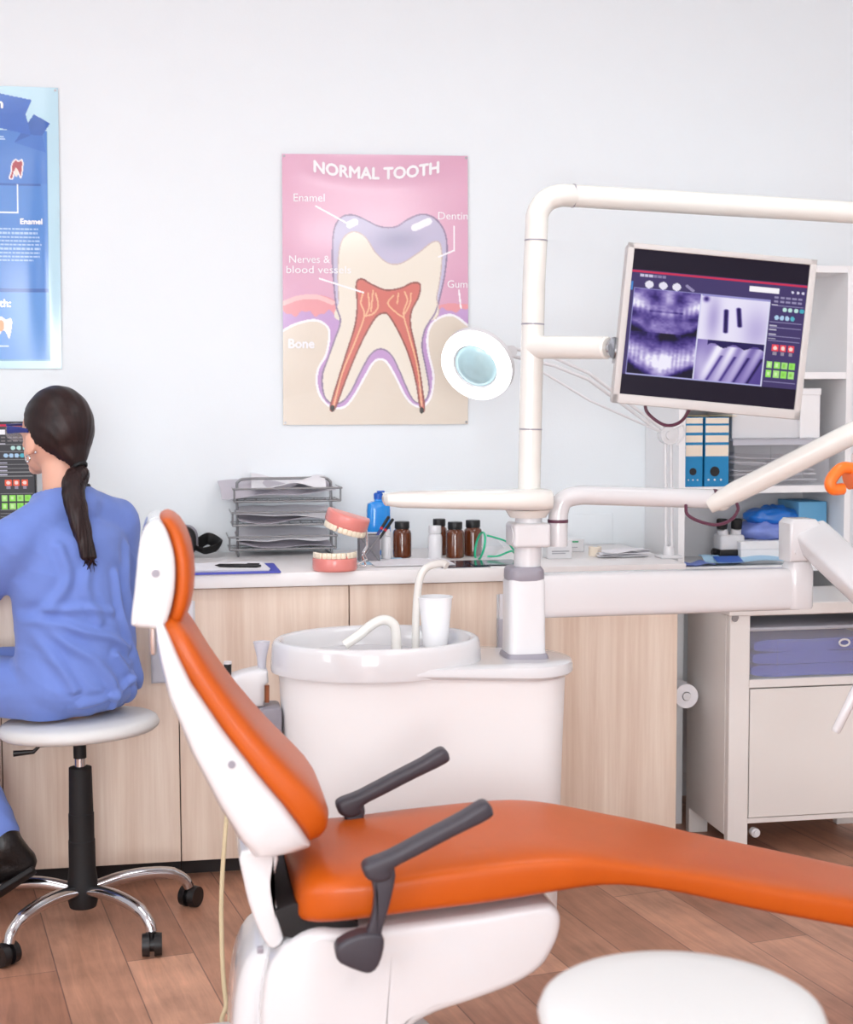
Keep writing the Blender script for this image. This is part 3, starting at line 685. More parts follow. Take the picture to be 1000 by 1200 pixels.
for x in (tx0+.02, tx1-.02): bm = nb(); tube(bm, catm([(x, ty0-.005, CT+.021), (x, ty0-.004, CT+.008), (x, ty0+.01, CT+.0035), (x, ty0+.24, CT+.0035), (x, ty0+.25, CT+.02)], 4), .0035, 8); obj('foot_rail', bm, M['wire'], t)
ctr = ((tx0+tx1)/2, ty0+.125)
for k, z in enumerate(tz):
    nm = ['lowest', 'middle', 'top'][k]
    for j in range(2):
        lab = ['grey folder lying in the %s tier of the letter tray', 'white loose sheet lying in the %s tier of the letter tray'][j] % nm
        w = (tx1-tx0)*.88
        if k == 2: w *= [1.22, .8][j]
        sheet(['folder', 'paper_sheet'][j], w, .20, V((ctr[0]+([-.02, .02][j] if k == 2 else 0), ctr[1]-.01, z+.004+.012*j)), [.06, -.05][j], [.016, .02][j]*(1.9 if k == 2 else 1), k*3.1+j*1.7+.4, [M['greypaper'], M['paper']][j], lab, ['folder', 'paper'][j], ['folders in the letter tray', 'papers in the letter tray'][j], lift=.03 if (k == 2 and j == 0) else 0, tilt=.03 if k < 2 else .04)
# --- clipboard, paper, pen
c = at(262, 668, z=CT)
t = thing('clipboard', 'blue clipboard lying at the worktop edge', 'clipboard', (c.x, c.y, CT), .02)
bm = nb(); prism(bm, rrect(.155, .115, .008), (0, 0, 0), X_, Y_, Z_, .0005, .0045, .001, 1); obj('board', bm, pm('clipboard_blue', (70, 78, 190), .4), t, True)
bm = nb(); box(bm, (-.14, 0, .009), (.03, .10, .008), None, .003); obj('clip', bm, M['chrome'], t, True)
for k in range(3): sheet('paper_sheet', .27, .20, V((c.x-.012, c.y+.012, CT+.005+.002*k)), .02+.02*k, .0, k, M['paper'], 'white sheet of paper clipped on the blue clipboard', 'paper', 'sheets on the clipboard')
a, b = at(252, 662.5, z=CT+.016), at(306, 663, z=CT+.016)
t = thing('pen', 'black pen lying on the white paper of the clipboard', 'pen', ((a.x+b.x)/2, (a.y+b.y)/2, CT+.012))
bm = nb(); d = b-a; tube(bm, [a, a+d*.06, a+d*.1, a+d*.6, a+d*.9, b], [.001, .003, .005, .0055, .0055, .003], 12); obj('barrel', bm, M['black'], t)
bm = nb(); tube(bm, [a+d*.7+V((0, 0, .006)), a+d*.97+V((0, 0, .006))], .0016, 8); obj('clip', bm, M['black'], t)
# --- black headset goggles
g = at(217, 655, z=CT)+V((0, .06, 0))
t = thing('headset_goggles', 'black and grey head worn goggles behind the orange headrest', 'goggles', (g.x, g.y, CT))
pz = at(217, 615, y=g.y).z
bm = nb(); prism(bm, rrect(.055, (pz-CT)/2-.004, .035, 8), V((g.x-.02, g.y, (pz+CT)/2)), X_, Z_, Y_, -.045, .02, .014, 4); obj('housing', bm, M['blackm'], t)
bm = nb(); prism(bm, rrect(.06, (pz-CT)/2-.002, .037, 8), V((g.x-.018, g.y, (pz+CT)/2)), X_, Z_, Y_, .018, .045, .008, 3); obj('face_pad', bm, M['grey'], t)
bm = nb(); tube(bm, catm([(g.x+.045, g.y+.03, CT+.04), (g.x+.075, g.y+.07, CT+.05), (g.x+.105, g.y+.04, CT+.035), (g.x+.10, g.y-.01, CT+.03), (g.x+.06, g.y-.02, CT+.02), (g.x+.03, g.y, CT+.03)], 6), .02, 10, flat=(.25, 1.0)); obj('head_strap', bm, M['blackm'], t)
# --- dental jaw model
c = at(393.5, 669, z=CT); px = (at(420, 669, y=c.y).x-at(368, 669, y=c.y).x)/52     # metres per pixel
def arch(w, d, n=40):
    return [(w*math.sin(PI*(i/n-.5)), d*(math.cos(PI*(i/n-.5))**.8)-d*.35) for i in range(n+1)]
def jaw(t, Mx, up):
    w, d, h = 26*px, 30*px, 16*px
    bm = nb(); P = arch(w, d); P = [(x, -y) for x, y in P]
    prism(bm, P, V((0, 0, 0)), X_, Y_, Z_, 0, h, .007, 3)
    for i in range(40):                                       # gum ridge, wavy
        a = P[i]; ell(bm, (a[0]*.86, a[1]*.84, h), (.006, .006, .006), None, 8)
    bmesh.ops.transform(bm, matrix=Mx, verts=bm.verts[:]); obj('gum_base', bm, M['pink'], t, True, 50)
    for i in range(12):
        f = .06+i*.88/11; k = int(f*40); a = P[k]; nx = P[min(k+1, 40)]; ang = math.atan2(nx[1]-a[1], nx[0]-a[0])
        bm = nb(); prism(bm, rrect(.0072 if 2 < i < 9 else .0088, .0048, .0035, 3), V((a[0]*.92, a[1]*.90, h-.002)), V((math.cos(ang), math.sin(ang), 0)), V((-math.sin(ang), math.cos(ang), 0)), Z_, 0, .0175, .003, 2)
        bmesh.ops.transform(bm, matrix=Mx, verts=bm.verts[:]); obj('tooth', bm, M['tooth'], t, True, 50)
t = thing('jaw_model', 'open pink dental jaw model with ivory teeth, beside the letter tray', 'dental model', (c.x, c.y, CT))
jaw(t, Matrix.Identity(4), True)
uc = at(409, 607, y=c.y+.02)-V((c.x, c.y, CT))
Mu = Matrix.Translation(uc) @ Matrix.Rotation(math.radians(17), 4, 'Y') @ Matrix.Rotation(math.radians(8), 4, 'X') @ Matrix.Rotation(PI, 4, 'Y') @ Matrix.Translation((0, 0, -5*px))
jaw(t, Mu, False)
bm = nb(); box(bm, (0, 0, .012), (.05, .04, .004), None, .001); bmesh.ops.transform(bm, matrix=Mu @ Matrix.Translation((0, .0, 12*px)), verts=bm.verts[:]); obj('palate', bm, M['tongue'], t, True)
bm = nb()
tube(bm, catm([(26*px, .012, .01), (36*px, .014, .012), (33*px, .016, .04), (38*px, .018, .07), uc+V((20*px, .004, -.005))], 8), .0035, 8)
tube(bm, [(24*px, .014, .012), (38*px, .014, .03), (33*px, .014, .05), (37*px, .016, .065)], .003, 8); obj('hinge', bm, M['chrome'], t, True)
# --- pen holder and pens
c = at(434, 659, z=CT)+V((0, .03, 0)); h = at(434, 627, y=c.y).z-CT
t = thing('pen_holder', 'grey wire mesh pen holder beside the jaw model', 'pen holder', (c.x, c.y, CT))
bm = nb(); q = .03
for sx, sy, rz in ((0, -1, 0), (0, 1, 0), (-1, 0, 1), (1, 0, 1)): box(bm, (sx*q, sy*q, h/2), (.0012 if rz else q*2, q*2 if rz else .0012, h))
obj('mesh_side', bm, M['mesh'], t, True)
bm = nb()
tube(bm, [(-q, -q, h), (q, -q, h), (q, q, h), (-q, q, h)], .002, 8, closed=True); tube(bm, [(-q, -q, .002), (q, -q, .002), (q, q, .002), (-q, q, .002)], .002, 8, closed=True)
for sy in (-1, 1): tube(bm, [(-q, sy*(q+.001), .003), (q, sy*(q+.001), h)], .0022, 8); tube(bm, [(q, sy*(q+.0015), .003), (-q, sy*(q+.0015), h)], .0022, 8)
box(bm, (0, 0, .0015), (q*2, q*2, .002)); obj('wire_frame', bm, M['wire'], t, True)
for k, (dx, m, lab) in enumerate(((-.004, M['navy'], 'dark blue pen leaning in the mesh pen holder'), (.006, M['black'], 'black pen with red ring leaning in the mesh pen holder'))):
    b0 = c+V((-.018+dx, -.01+.015*k, .004+.0*k)); b0.z = CT+.006; tp = at(456+k*5, 605+k*3, y=c.y-.005+.02*k); d = tp-b0
    tp_t = thing('pen', lab, 'pen', b0, group='pens in the mesh holder')
    bm = nb(); tube(bm, [b0, b0+d*.05, b0+d*.1, b0+d*.7], [.001, .003, .0042, .0045], 12); obj('barrel', bm, m, tp_t)
    bm = nb(); tube(bm, [b0+d*.7, b0+d*.75], .0049, 12); obj('ring', bm, M['red'], tp_t)
    bm = nb(); tube(bm, [b0+d*.75, b0+d*.98, b0+d], [.0049, .0048, .003], 12); obj('cap', bm, M['black'], tp_t)
# --- bottles and jars
def bottle(name, u, v, w, vt, dy, prof, mats, label, cat, group=None):
    c = at(u, v, z=CT)+V((0, dy, 0)); m = (at(u+50, v, y=c.y)-at(u-50, v, y=c.y)).length/100
    H = at(u, vt, y=c.y).z-CT; r = w*m/2
    t = thing(name, label, cat, (c.x, c.y, CT), group=group)
    for nm, pr, mt in prof:
        bm = nb(); lathe(bm, [(max(.0005, a*r), b*H) for a, b in pr]); obj(nm, bm, M[mt], t, True, 40)
    return t, r, H
jarp = [('jar_body', [(.0, .004), (.9, .004), (1, .03), (1, .66), (.93, .74), (.72, .79), (.7, .84), (0, .84)], 'amber'), ('cap', [(0, .80), (.78, .80), (.80, .82), (.80, .98), (.76, 1), (0, 1)], 'black')]
for u, v, w, vt, lab in ((471.5, 653, 21.5, 611, 'brown glass jar with black cap, beside the blue bottle'), (515, 650, 18, 608, 'brown glass jar with black cap, partly behind the white bottle'), (533.5, 653.5, 21, 611.5, 'brown glass jar with black cap, standing in front right of the white bottle'), (554.5, 651, 21, 609.5, 'darkest brown jar with black cap, beside the clear oxygen mask')):
    bottle('amber_jar', u, v, w, vt, 0, jarp, None, lab, 'jar', 'brown jars on the worktop')
bottle('pill_bottle', 510, 655.5, 16.5, 616, 0, [('bottle_body', [(0, .004), (.92, .004), (1, .03), (1, .66), (.9, .74), (.74, .78), (.74, .82), (0, .82)], 'white'), ('cap', [(0, .78), (.86, .78), (.88, .8), (.88, .98), (.84, 1), (0, 1)], 'gloss')], None, 'white plastic bottle with white cap among the brown jars', 'bottle')
bottle('pill_bottle', 453, 656, 12, 620, .0, [('bottle_body', [(0, .004), (.92, .004), (1, .03), (1, .7), (.85, .76), (.6, .78), (.6, .84), (0, .84)], 'white'), ('cap', [(0, .8), (.7, .8), (.72, .98), (.68, 1), (0, 1)], 'gloss')], None, 'small white bottle behind the pen holder', 'bottle')
c = at(446, 651, z=CT)+V((0, .04, 0)); H = at(446, 575, y=c.y).z-CT; m = H/76
t = thing('mouthwash_bottle', 'tall bottle of bright blue liquid with blue spout cap, behind the pen holder', 'bottle', (c.x, c.y, CT))
bm = nb(); loft(bm, [se(V((0, 0, z*H)), X_, Y_, a*m, b*m, 3.4) for z, a, b in ((.0, 12, 9), (.02, 14, 10), (.3, 14.2, 10), (.70, 14, 10), (.8, 13, 9.5), (.83, 9, 8), (.84, 5, 5), (.88, 4.6, 4.6))]); obj('bottle_body', bm, M['mouth'], t, True, 45)
bm = nb(); lathe(bm, [(0, .87*H), (5.5*m, .87*H), (5.5*m, .95*H), (4*m, .97*H), (0, .97*H)]); box(bm, (3*m, 0, .985*H), (9*m, 5*m, .03*H), None, .002); obj('cap', bm, M['blue'], t, True)
bm = nb(); loft(bm, [se(V((0, -.0004, z*H)), X_, Y_, 14.25*m, 10.1*m, 3.4) for z in (.08, .36)]); obj('label_band', bm, M['paper'], t, True)
# --- clear mask with green straps
c = at(576, 655, z=CT)+V((0, .02, 0)); m = .0024
t = thing('oxygen_mask', 'clear plastic face mask with green straps, beside the darkest jar', 'mask', (c.x, c.y, CT))
bm = nb(); rings = []
for k in range(8):
    f = k/7; r = (1-f**2.2)*.5+.12
    rings.append([V((-.03+f*.065+.01*math.sin(2*PI*j/24), math.cos(2*PI*j/24)*.055*r*1.7*1.0, .038+math.sin(2*PI*j/24)*.045*r*1.5-.014*f)) for j in range(24)])
loft(bm, rings, False); bm2 = evaluated(bm, [('SOLIDIFY', dict(thickness=.0015))]); obj('shell', bm2, M['clear'], t, True, 60)
bm = nb(); R0 = [V((-.031+.01*math.sin(2*PI*j/24), math.cos(2*PI*j/24)*.058, .038+math.sin(2*PI*j/24)*.042)) for j in range(24)]
tube(bm, R0, .0035, 8, closed=True); obj('seal', bm, M['green'], t, True)
bm = nb(); q = at(604, 647, y=c.y-.03)-t.location
tube(bm, catm([(-.02, -.05, .075), (.0, -.06, .07), (.04, -.06, .055), q+V((0, 0, .004)), q+V((.06, .02, -.02))], 6), .0028, 8)
tube(bm, catm([(-.02, -.055, .012), (.01, -.07, .014), (.05, -.07, .028), q+V((0, -.01, -.004)), q+V((.06, .0, -.02))], 6), .0028, 8); obj('strap', bm, M['green'], t, True)
# --- films and sheets on the worktop
for (u0, u1, v0, v1), mt, nm, lab, cat in (((518, 560, 657, 666), 'filmd', 'xray_film', 'dark x-ray film lying in front of the brown jars', 'x-ray film'), ((556, 600, 657, 664), 'filmd', 'xray_film', 'dark x-ray film under the green strapped mask', 'x-ray film'), ((440, 520, 655, 665), 'paper', 'paper_sheet', 'white sheet lying between the pen holder and the x-ray film', 'paper'), ((425, 470, 654, 662), 'skypaper', 'paper_sheet', 'pale blue sheet lying beside the pen holder', 'paper')):
    a, b = at(u0, v1, z=CT), at(u1, v0, z=CT); sheet(nm, abs(b.x-a.x), abs(b.y-a.y), V(((a.x+b.x)/2, (a.y+b.y)/2, CT+.0006+(.0022 if u0 == 556 else .0022 if u0 == 440 else 0))), 0, 0, 1, M[mt], lab, cat)
# --- cartons and wipes at the right
def carton(u0, u1, v0, v1, dy, dep, lab, mt='gloss', prints=(), cat='box', rz=0):
    c = at((u0+u1)/2, v1, z=CT)+V((0, dy, 0)); a, b = at(u0, v1, y=c.y), at(u1, v1, y=c.y); w = abs(b.x-a.x); h = at(u0, v0, y=c.y).z-CT
    t = thing('carton', lab, cat, (c.x, c.y+dep/2, CT), rz)
    bm = nb(); box(bm, (0, 0, h/2), (w, dep, h), None, .002, 1); obj('box_body', bm, M[mt], t, True)
    for x, z, pw, ph, pmt in prints:
        bm = nb(); box(bm, (x*w, -dep/2-.0004, z*h), (pw*w, .0006, ph*h)); obj('printed_mark', bm, M[pmt], t, True)
    return t
carton(642, 671, 634, 655, .0, .06, 'white carton with a red spot and grey lines, beside the unit column', prints=[(-.22, .82, .2, .12, 'red'), (.02, .42, .7, .05, 'inkgrey'), (-.05, .30, .55, .05, 'inkgrey')])
carton(668, 691, 632, 649, .06, .05, 'white carton with a green printed line behind the red spotted carton', prints=[(-.1, .8, .6, .13, 'greenp'), (-.15, .36, .6, .06, 'inkgrey')])
c = at(703, 653, z=CT)+V((0, .05, 0)); t = thing('tape_roll', 'small cream roll lying between the cartons and the folded wipes', 'roll', (c.x, c.y, CT))
bm = nb(); lathe(bm, [(.008, .0), (.02, .0), (.02, .028), (.008, .028), (.008, .0)], cap=False); obj('tape', bm, M['tan'], t, True)
bm = nb(); lathe(bm, [(.0065, .001), (.0078, .001), (.0078, .029), (.0065, .029), (.0065, .001)], cap=False); obj('core', bm, M['white'], t, True)
a = at(735, 655, z=CT)
for k in range(3): sheet('wipe', .155, .06, V((a.x-.0+.008*k, a.y+.055+.008*k, CT+.001+.006*k)), .08*k, .008, k*2.2, M['paper'], ['lowest', 'middle', 'topmost'][k]+' white folded wipe at the right end of the worktop', 'wipe', 'folded wipes on the worktop')
# ================================================================ MAGNIFIER LAMP
h0 = at(556, 431, y=-.52)
t = thing('magnifier_lamp', 'white ring magnifier lamp with blue tinted lens glowing before the pink poster', 'lamp', at(790, 655, z=CT)+V((0, .06, 0)))
vN = (CAM-h0).normalized(); nrm = (vN*.80+V((-.75, 0, .0))*.6+V((0, 0, -.5))).normalized()
F = fr(nrm); T = Matrix.Translation(h0) @ F.to_4x4()
bm = nb(); lathe(bm, [(.072, -.006), (.10, -.012), (.112, -.02), (.114, -.035), (.105, -.048), (.08, -.052), (.066, -.045), (.066, -.012), (.072, -.006)], T, 40, cap=False); obj('lamp_head', bm, M['gloss'], t)
bm = nb(); lathe(bm, [(.072, .0), (.108, -.004), (.1115, -.018), (.100, -.0135), (.071, -.0075), (.072, .0)], T, 40, cap=False); obj('ring_light', bm, M['lampglow'], t)
bm = nb(); lathe(bm, [(.0005, .004), (.03, .002), (.055, -.004), (.0655, -.012), (.0655, -.020), (.04, -.026), (.0005, -.029)], T, 40); obj('lens', bm, M['lens'], t)
ja = at(598, 412, y=-.46); jb = at(650, 424, y=-.46); jc = at(690, 441, y=-.46); jd = at(783, 510, y=-.46); base = t.location+V((0, 0, 0))
bm = nb(); q = h0-nrm*.03
tube(bm, [q+(ja-q).normalized()*.10, ja], [.02, .012], 14); cyl(bm, ja+V((0, -.018, 0)), ja+V((0, .018, 0)), .018, n=20); obj('head_joint', bm, M['white'], t)
bm = nb()
for dz in (.012, -.012): tube(bm, [ja+V((0, 0, dz)), jb+V((0, 0, dz)), jc+V((0, 0, dz*.8)), jd+V((0, 0, dz*.6))], .0052, 10)
obj('upper_arm', bm, M['white'], t)
bm = nb(); tube(bm, [ja+V((.02, .004, -.014)), (ja+jd)/2+V((0, .004, -.02)), jd], .0035, 10); obj('spring', bm, M['white'], t)
bm = nb(); cyl(bm, jd+V((0, -.02, 0)), jd+V((0, .02, 0)), .028, n=28); cyl(bm, jd+V((0, -.026, 0)), jd+V((0, -.018, 0)), .014, n=20); obj('elbow', bm, M['gloss'], t)
bm = nb()
bt = at(790, 648, y=-.46); base2 = V((jd.x+.006, -.46, CT))
for dx in (-.009, .009): tube(bm, [jd+V((dx, 0, 0)), base2+V((dx, 0, .03))], .0052, 10)
obj('lower_arm', bm, M['white'], t)
bm = nb(); cyl(bm, base2, base2+V((0, 0, .035)), .02, .016, 20); box(bm, base2+V((0, 0, .004)), (.07, .07, .008), None, .003); obj('clamp', bm, M['white'], t)
bm = nb(); tube(bm, catm([jd+V((.01, -.02, .02)), jd+V((.04, -.02, .03)), jd+V((.045, -.02, .0)), jd+V((.02, -.02, -.03))], 6), .003, 8); obj('loop_cable', bm, M['white'], t)
# ================================================================ BOOKCASE
bx0, by0 = 1.58, -.33
bx1 = at(1000, 430, y=by0).x; btop = at(960, 311, y=by0).z
t = thing('bookcase', 'tall white open bookcase against the wall at the right', 'bookcase', ((bx0+bx1)/2, by0/2, 0))
tk = .022
bm = nb(); b2(bm, (bx0, by0, 0), (bx0+tk, -.002, btop), .001, 1); obj('side_panel', bm, M['shelfw'], t)
bm = nb(); b2(bm, (bx1-tk, by0, 0), (bx1, -.002, btop), .001, 1); obj('side_panel', bm, M['shelfw'], t)
bm = nb(); b2(bm, (bx0+tk, -.012, 0), (bx1-tk, -.002, btop)); obj('back_panel', bm, M['shelfw'], t)
sh = [.40, at(880, 663, y=by0).z, at(880, 570, y=by0).z, at(960, 436, y=by0).z]
for z in sh+[btop]:
    bm = nb(); b2(bm, (bx0+tk, by0+.002, z-.022), (bx1-tk, -.012, z), .001, 1); obj('top_board' if z == btop else 'shelf', bm, M['shelfw'], t)
s1, s2, s3 = sh[1], sh[2], sh[3]
# binders
for k, (u0, u1) in enumerate(((797.5, 824), (825.5, 854.5))):
    y = by0+.012; a, b = at(u0, 563, y=y), at(u1, 563, y=y); zt = at(u0, 489, y=y).z; w = b.x-a.x; h = zt-s2; x0 = max(a.x, bx0+tk+.002) if k == 0 else a.x
    if k == 0: x0s = x0
    w = b.x-x0
    t = thing('ring_binder', ['blue ring binder with cream label, against the bookcase side', 'blue ring binder with cream label, nearer the clear box'][k], 'binder', (x0+w/2, y+.13, s2), group='ring binders on the bookcase shelf')
    bm = nb(); b2(bm, (x0+.0008, y, s2), (x0+w-.0008, y+.27, s2+h), .0015, 1); obj('cover', bm, M['binder'], t)
    bm = nb()
    for f0, f1 in ((.44, .60), (.64, .74), (.78, .88), (.91, .99)): b2(bm, (x0+.003, y-.0012, s2+h*f0), (x0+w-.003, y-.0002, s2+h*f1))
    obj('spine_label', bm, M['tan'], t)
    bm = nb(); cx = x0+w*(.42 if k else .45); cyl(bm, (cx, y-.0016, s2+h*.22), (cx, y+.001, s2+h*.22), w*.19, n=24); obj('finger_hole', bm, M['black'], t)
    for d in (-.25, .0, .25): bm = nb(); cyl(bm, (cx+d*w, y-.002, s2+h*.10), (cx+d*w, y+.001, s2+h*.10), w*.04, n=10); obj('rivet', bm, M['gloss'], t)
    bx_end = x0+w
y = by0+.02; sheet('manila_folder', .17, .22, V((x0s+.085+.01, y+.12, s2+h+.001)), 0, .004, 2, M['manila'], 'manila folder lying on top of the two blue binders', 'folder')
# clear box with lid and contents
x0, x1 = bx_end+.012, at(985, 560, y=by0+.02).x-.03; x1 = min(x1, bx1-tk-.012)
zl = at(900, 517, y=by0+.02).z
t = thing('storage_box', 'clear plastic storage box of white pouches on the binder shelf', 'storage box', ((x0+x1)/2, by0+.16, s2))
bm = nb()
for a, b in (((x0+.01, by0+.02, s2+.001), (x1-.01, by0+.022, zl)), ((x0+.01, by0+.29, s2+.001), (x1-.01, by0+.292, zl)), ((x0+.008, by0+.02, s2+.001), (x0+.01, by0+.292, zl)), ((x1-.01, by0+.02, s2+.001), (x1-.008, by0+.292, zl)), ((x0+.01, by0+.022, s2), (x1-.01, by0+.29, s2+.002))): b2(bm, a, b)
b2(bm, (x0+.13, by0+.018, s2+.03), (x0+.133, by0+.02, zl-.01)); b2(bm, (x0+.24, by0+.018, s2+.03), (x0+.243, by0+.02, zl-.01)); obj('tub', bm, M['clear'], t)
bm = nb(); b2(bm, (x0, by0+.01, zl), (x1, by0+.3, zl+.008), .003); b2(bm, (x0, by0+.01, zl-.012), (x1, by0+.014, zl+.002)); obj('lid', bm, M['frost'], t)
lid = zl+.008
for k in range(5):
    zz = s2+.006+k*.0185; sheet('pouch', (x1-x0)*.84, .2, V(((x0+x1)/2-.006*k, by0+.16, zz)), .03*(k-2), .018, k*1.9, M['paper'], ['lowest', 'second lowest', 'middle', 'second highest', 'topmost'][k]+' sterile pouch in the clear storage box', 'pouch', 'pouches in the clear storage box')
# white boxes on the lid
a, b = at(858, 510, y=by0+.05), at(938, 510, y=by0+.05); zt = lid+.12
t = thing('storage_carton', 'white cardboard box behind the treatment monitor, on the clear box lid', 'box', ((a.x+b.x)/2, by0+.16, lid))
bm = nb(); b2(bm, (a.x, by0+.05, lid), (b.x-.002, by0+.27, zt), .002, 1); obj('box_body', bm, M['gloss'], t)
bm = nb(); b2(bm, (a.x-.002, by0+.047, zt-.02), (b.x-.001, by0+.273, zt+.003), .002, 1); obj('lid', bm, M['gloss'], t)
a, b = at(938, 510, y=by0+.03), at(962, 510, y=by0+.03); zt = at(950, 455, y=by0+.03).z
t = thing('storage_carton', 'narrow lidded white box at the right end of the clear box lid', 'box', ((a.x+b.x)/2, by0+.14, lid))
bm = nb(); b2(bm, (a.x+.001, by0+.033, lid), (b.x-.001, by0+.25, zt-.002), .002, 1); obj('box_body', bm, M['shelfw'], t)
bm = nb(); b2(bm, (a.x-.0005, by0+.03, zt-.022), (b.x+.001, by0+.253, zt), .002, 1); obj('lid', bm, M['shelfw'], t)
# microscope on the lower shelf
yb = by0+.11; c = at(855, 655, y=yb); m = (at(905, 655, y=yb).x-at(805, 655, y=yb).x)/100
t = thing('microscope', 'small white binocular microscope with black eyepieces on the lower bookcase shelf', 'microscope', (c.x, yb, s1))
zz = lambda v: at(855, v, y=yb).z
bm = nb(); b2(bm, (c.x-.045, yb-.02, s1), (c.x+.05, yb+.09, s1+.014), .004); b2(bm, (c.x-.012, yb+.05, s1+.01), (c.x+.016, yb+.08, zz(640)), .006); obj('stand', bm, M['black'], t)
bm = nb(); prism(bm, rrect(.042, (zz(626)-zz(645))/2, .01), V((c.x, yb, (zz(626)+zz(645))/2)), X_, Z_, Y_, -.03, .04, .008, 3); obj('head', bm, M['gloss'], t)
bm = nb(); prism(bm, rrect(.046, (zz(643)-zz(651))/2, .005), V((c.x, yb, (zz(643)+zz(651))/2)), X_, Z_, Y_, -.034, .04, .004, 2); cyl(bm, (c.x-.044, yb, zz(647)), (c.x-.06, yb, zz(647)), .010, n=16); obj('focus_ring', bm, M['black'], t)
bm = nb(); lathe(bm, [(.0, zz(657)), (.022, zz(657)), (.03, zz(650)), (0, zz(650))], Matrix.Translation((c.x, yb, 0))); obj('objective', bm, M['white'], t)
for sx, u in ((-1, 845), (1, 862)):
    p = V((c.x+sx*.02, yb, zz(630))); q = V((at(u, 612, y=yb-.0).x, yb-.01, zz(619))); q2 = V((at(u, 612, y=yb).x+sx*0, yb-.013, zz(608)))
    bm = nb(); tube(bm, [p, q], [.018, .0165], 20); obj('tube', bm, M['gloss'], t)
    bm = nb(); tube(bm, [q, q+(q2-q)*.9, q2], [.0175, .0185, .017], 20); obj('eyepiece', bm, M['blackm'], t)
# shoebox with blue bag on it, light blue box behind
a, b = at(868, 658, y=by0+.05), at(934, 658, y=by0+.05); zt = at(900, 634, y=by0+.05).z
t = thing('shoebox', 'white lidded shoebox under the blue bag on the lower bookcase shelf', 'box', ((a.x+b.x)/2, by0+.16, s1))
bm = nb(); b2(bm, (a.x+.002, by0+.052, s1), (b.x, by0+.26, zt-.002), .002, 1); obj('box_body', bm, M['shelfw'], t)
bm = nb(); b2(bm, (a.x, by0+.05, zt-.028), (b.x+.002, by0+.262, zt), .002, 1); obj('lid', bm, M['shelfw'], t)
c = at(905, 634, y=by0+.13); 
def lump(name, c, rad, mt, label, cat, parent=None, rough=.25, seed=0):
    bm = nb(); ell(bm, (0, 0, 0), rad, None, 48)
    for v in bm.verts:
        p = v.co/ max(rad)
        v.co += v.co.normalized()*max(rad)*rough*(noise.noise(p*2.6+V((seed, 0, 0)))*.6+abs(noise.noise(p*5+V((0, seed, 0))))*.5)
        v.co.z = max(v.co.z, -rad[2]*.82)
    mz = min(v.co.z for v in bm.verts)
    for v in bm.verts: v.co.z -= mz
    bmesh.ops.translate(bm, vec=V(c), verts=bm.verts[:]); o = obj(name, bm, M[mt], parent, False, 60)
    return o if parent else tag(o, label, cat)
lump('cloth_pack', V((c.x-.02, by0+.14, zt)), (.095, .075, .034), 'bagpale', 'pale blue cloth pack lying on the white shoebox', 'cloth pack', seed=3)
lump('plastic_bag', V((c.x-.0, by0+.14, zt+.048)), (.085, .065, .032), 'bagblue', 'bright blue plastic bag lying on the pale cloth pack', 'bag', seed=8)
a, b = at(932, 620, y=by0+.1), at(969, 620, y=by0+.1); z0 = at(950, 588, y=by0+.1).z
bm = nb(); b2(bm, (a.x+.012, by0+.10, s1), (b.x, by0+.27, z0), .003, 2); tag(obj('cardboard_box', bm, M['lblue']), 'light blue upright box at the right side of the lower bookcase shelf', 'box')
# ================================================================ METAL CART
cy0, cy1 = -.75, -.40
cx0 = at(854.5, 850, y=cy0).x; cx1 = cx0+.56
z = lambda v: at(870, v, y=cy0).z
t = thing('metal_cart', 'white painted metal cart with lower door at the right of the counter', 'cart', ((cx0+cx1)/2, (cy0+cy1)/2, 0))
ctz = z(708); lw = .062
for x, y, sx in ((cx0, cy0, 1), (cx1, cy0, -1), (cx0, cy1, 1), (cx1, cy1, -1)):
    bm = nb(); x2 = x+sx*lw; y2 = y+(.03 if y == cy0 else -.03)
    b2(bm, (x, y, 0), (x2, y2, ctz), .002, 1); obj('leg', bm, M['metal_white'], t)
bm = nb(); b2(bm, (cx0-.001, cy0+.03, z(980)), (cx0+.004, cy1-.03, ctz-.002)); obj('side_panel', bm, M['metal_white'], t)
bm = nb(); b2(bm, (cx1-.004, cy0+.03, z(980)), (cx1+.001, cy1-.03, ctz-.002)); obj('side_panel', bm, M['metal_white'], t)
bm = nb(); b2(bm, (cx0-.004, cy0-.004, z(722)), (cx1+.004, cy1, ctz), .003, 1); obj('top', bm, M['metal_white'], t)
bm = nb(); b2(bm, (cx0+lw, cy0+.002, z(807)), (cx1-lw, cy1-.002, z(797.5)), .001, 1); obj('middle_shelf', bm, M['metal_white'], t)
bm = nb(); b2(bm, (cx0+lw, cy0+.004, z(966)), (cx1-lw, cy1-.002, z(960)), .001, 1); obj('bottom_shelf', bm, M['metal_white'], t)
bm = nb(); b2(bm, (cx0+lw, cy1-.01, z(960)), (cx1-lw, cy1-.004, z(722))); obj('back_panel', bm, M['metal_white'], t)
bm = nb(); b2(bm, (cx0+lw+.003, cy0+.001, z(959)), (cx1-lw-.003, cy0+.016, z(808.5)), .001, 1); obj('door', bm, M['metal_door'], t)
bm = nb(); q = at(883, 974, y=cy0+.02); cyl(bm, q+V((0, -.02, 0)), q, .0135, n=20); cyl(bm, q+V((0, -.028, 0)), q+V((0, -.02, 0)), .008, n=16); obj('bolt_cap', bm, M['white'], t)
bm = nb(); q = at(861, 725, y=cy0); cyl(bm, q+V((0, -.006, 0)), q, .009, n=16); b2(bm, q+V((-.008, -.003, 0)), q+V((.012, 0, .02))); obj('lock', bm, M['steel'], t)
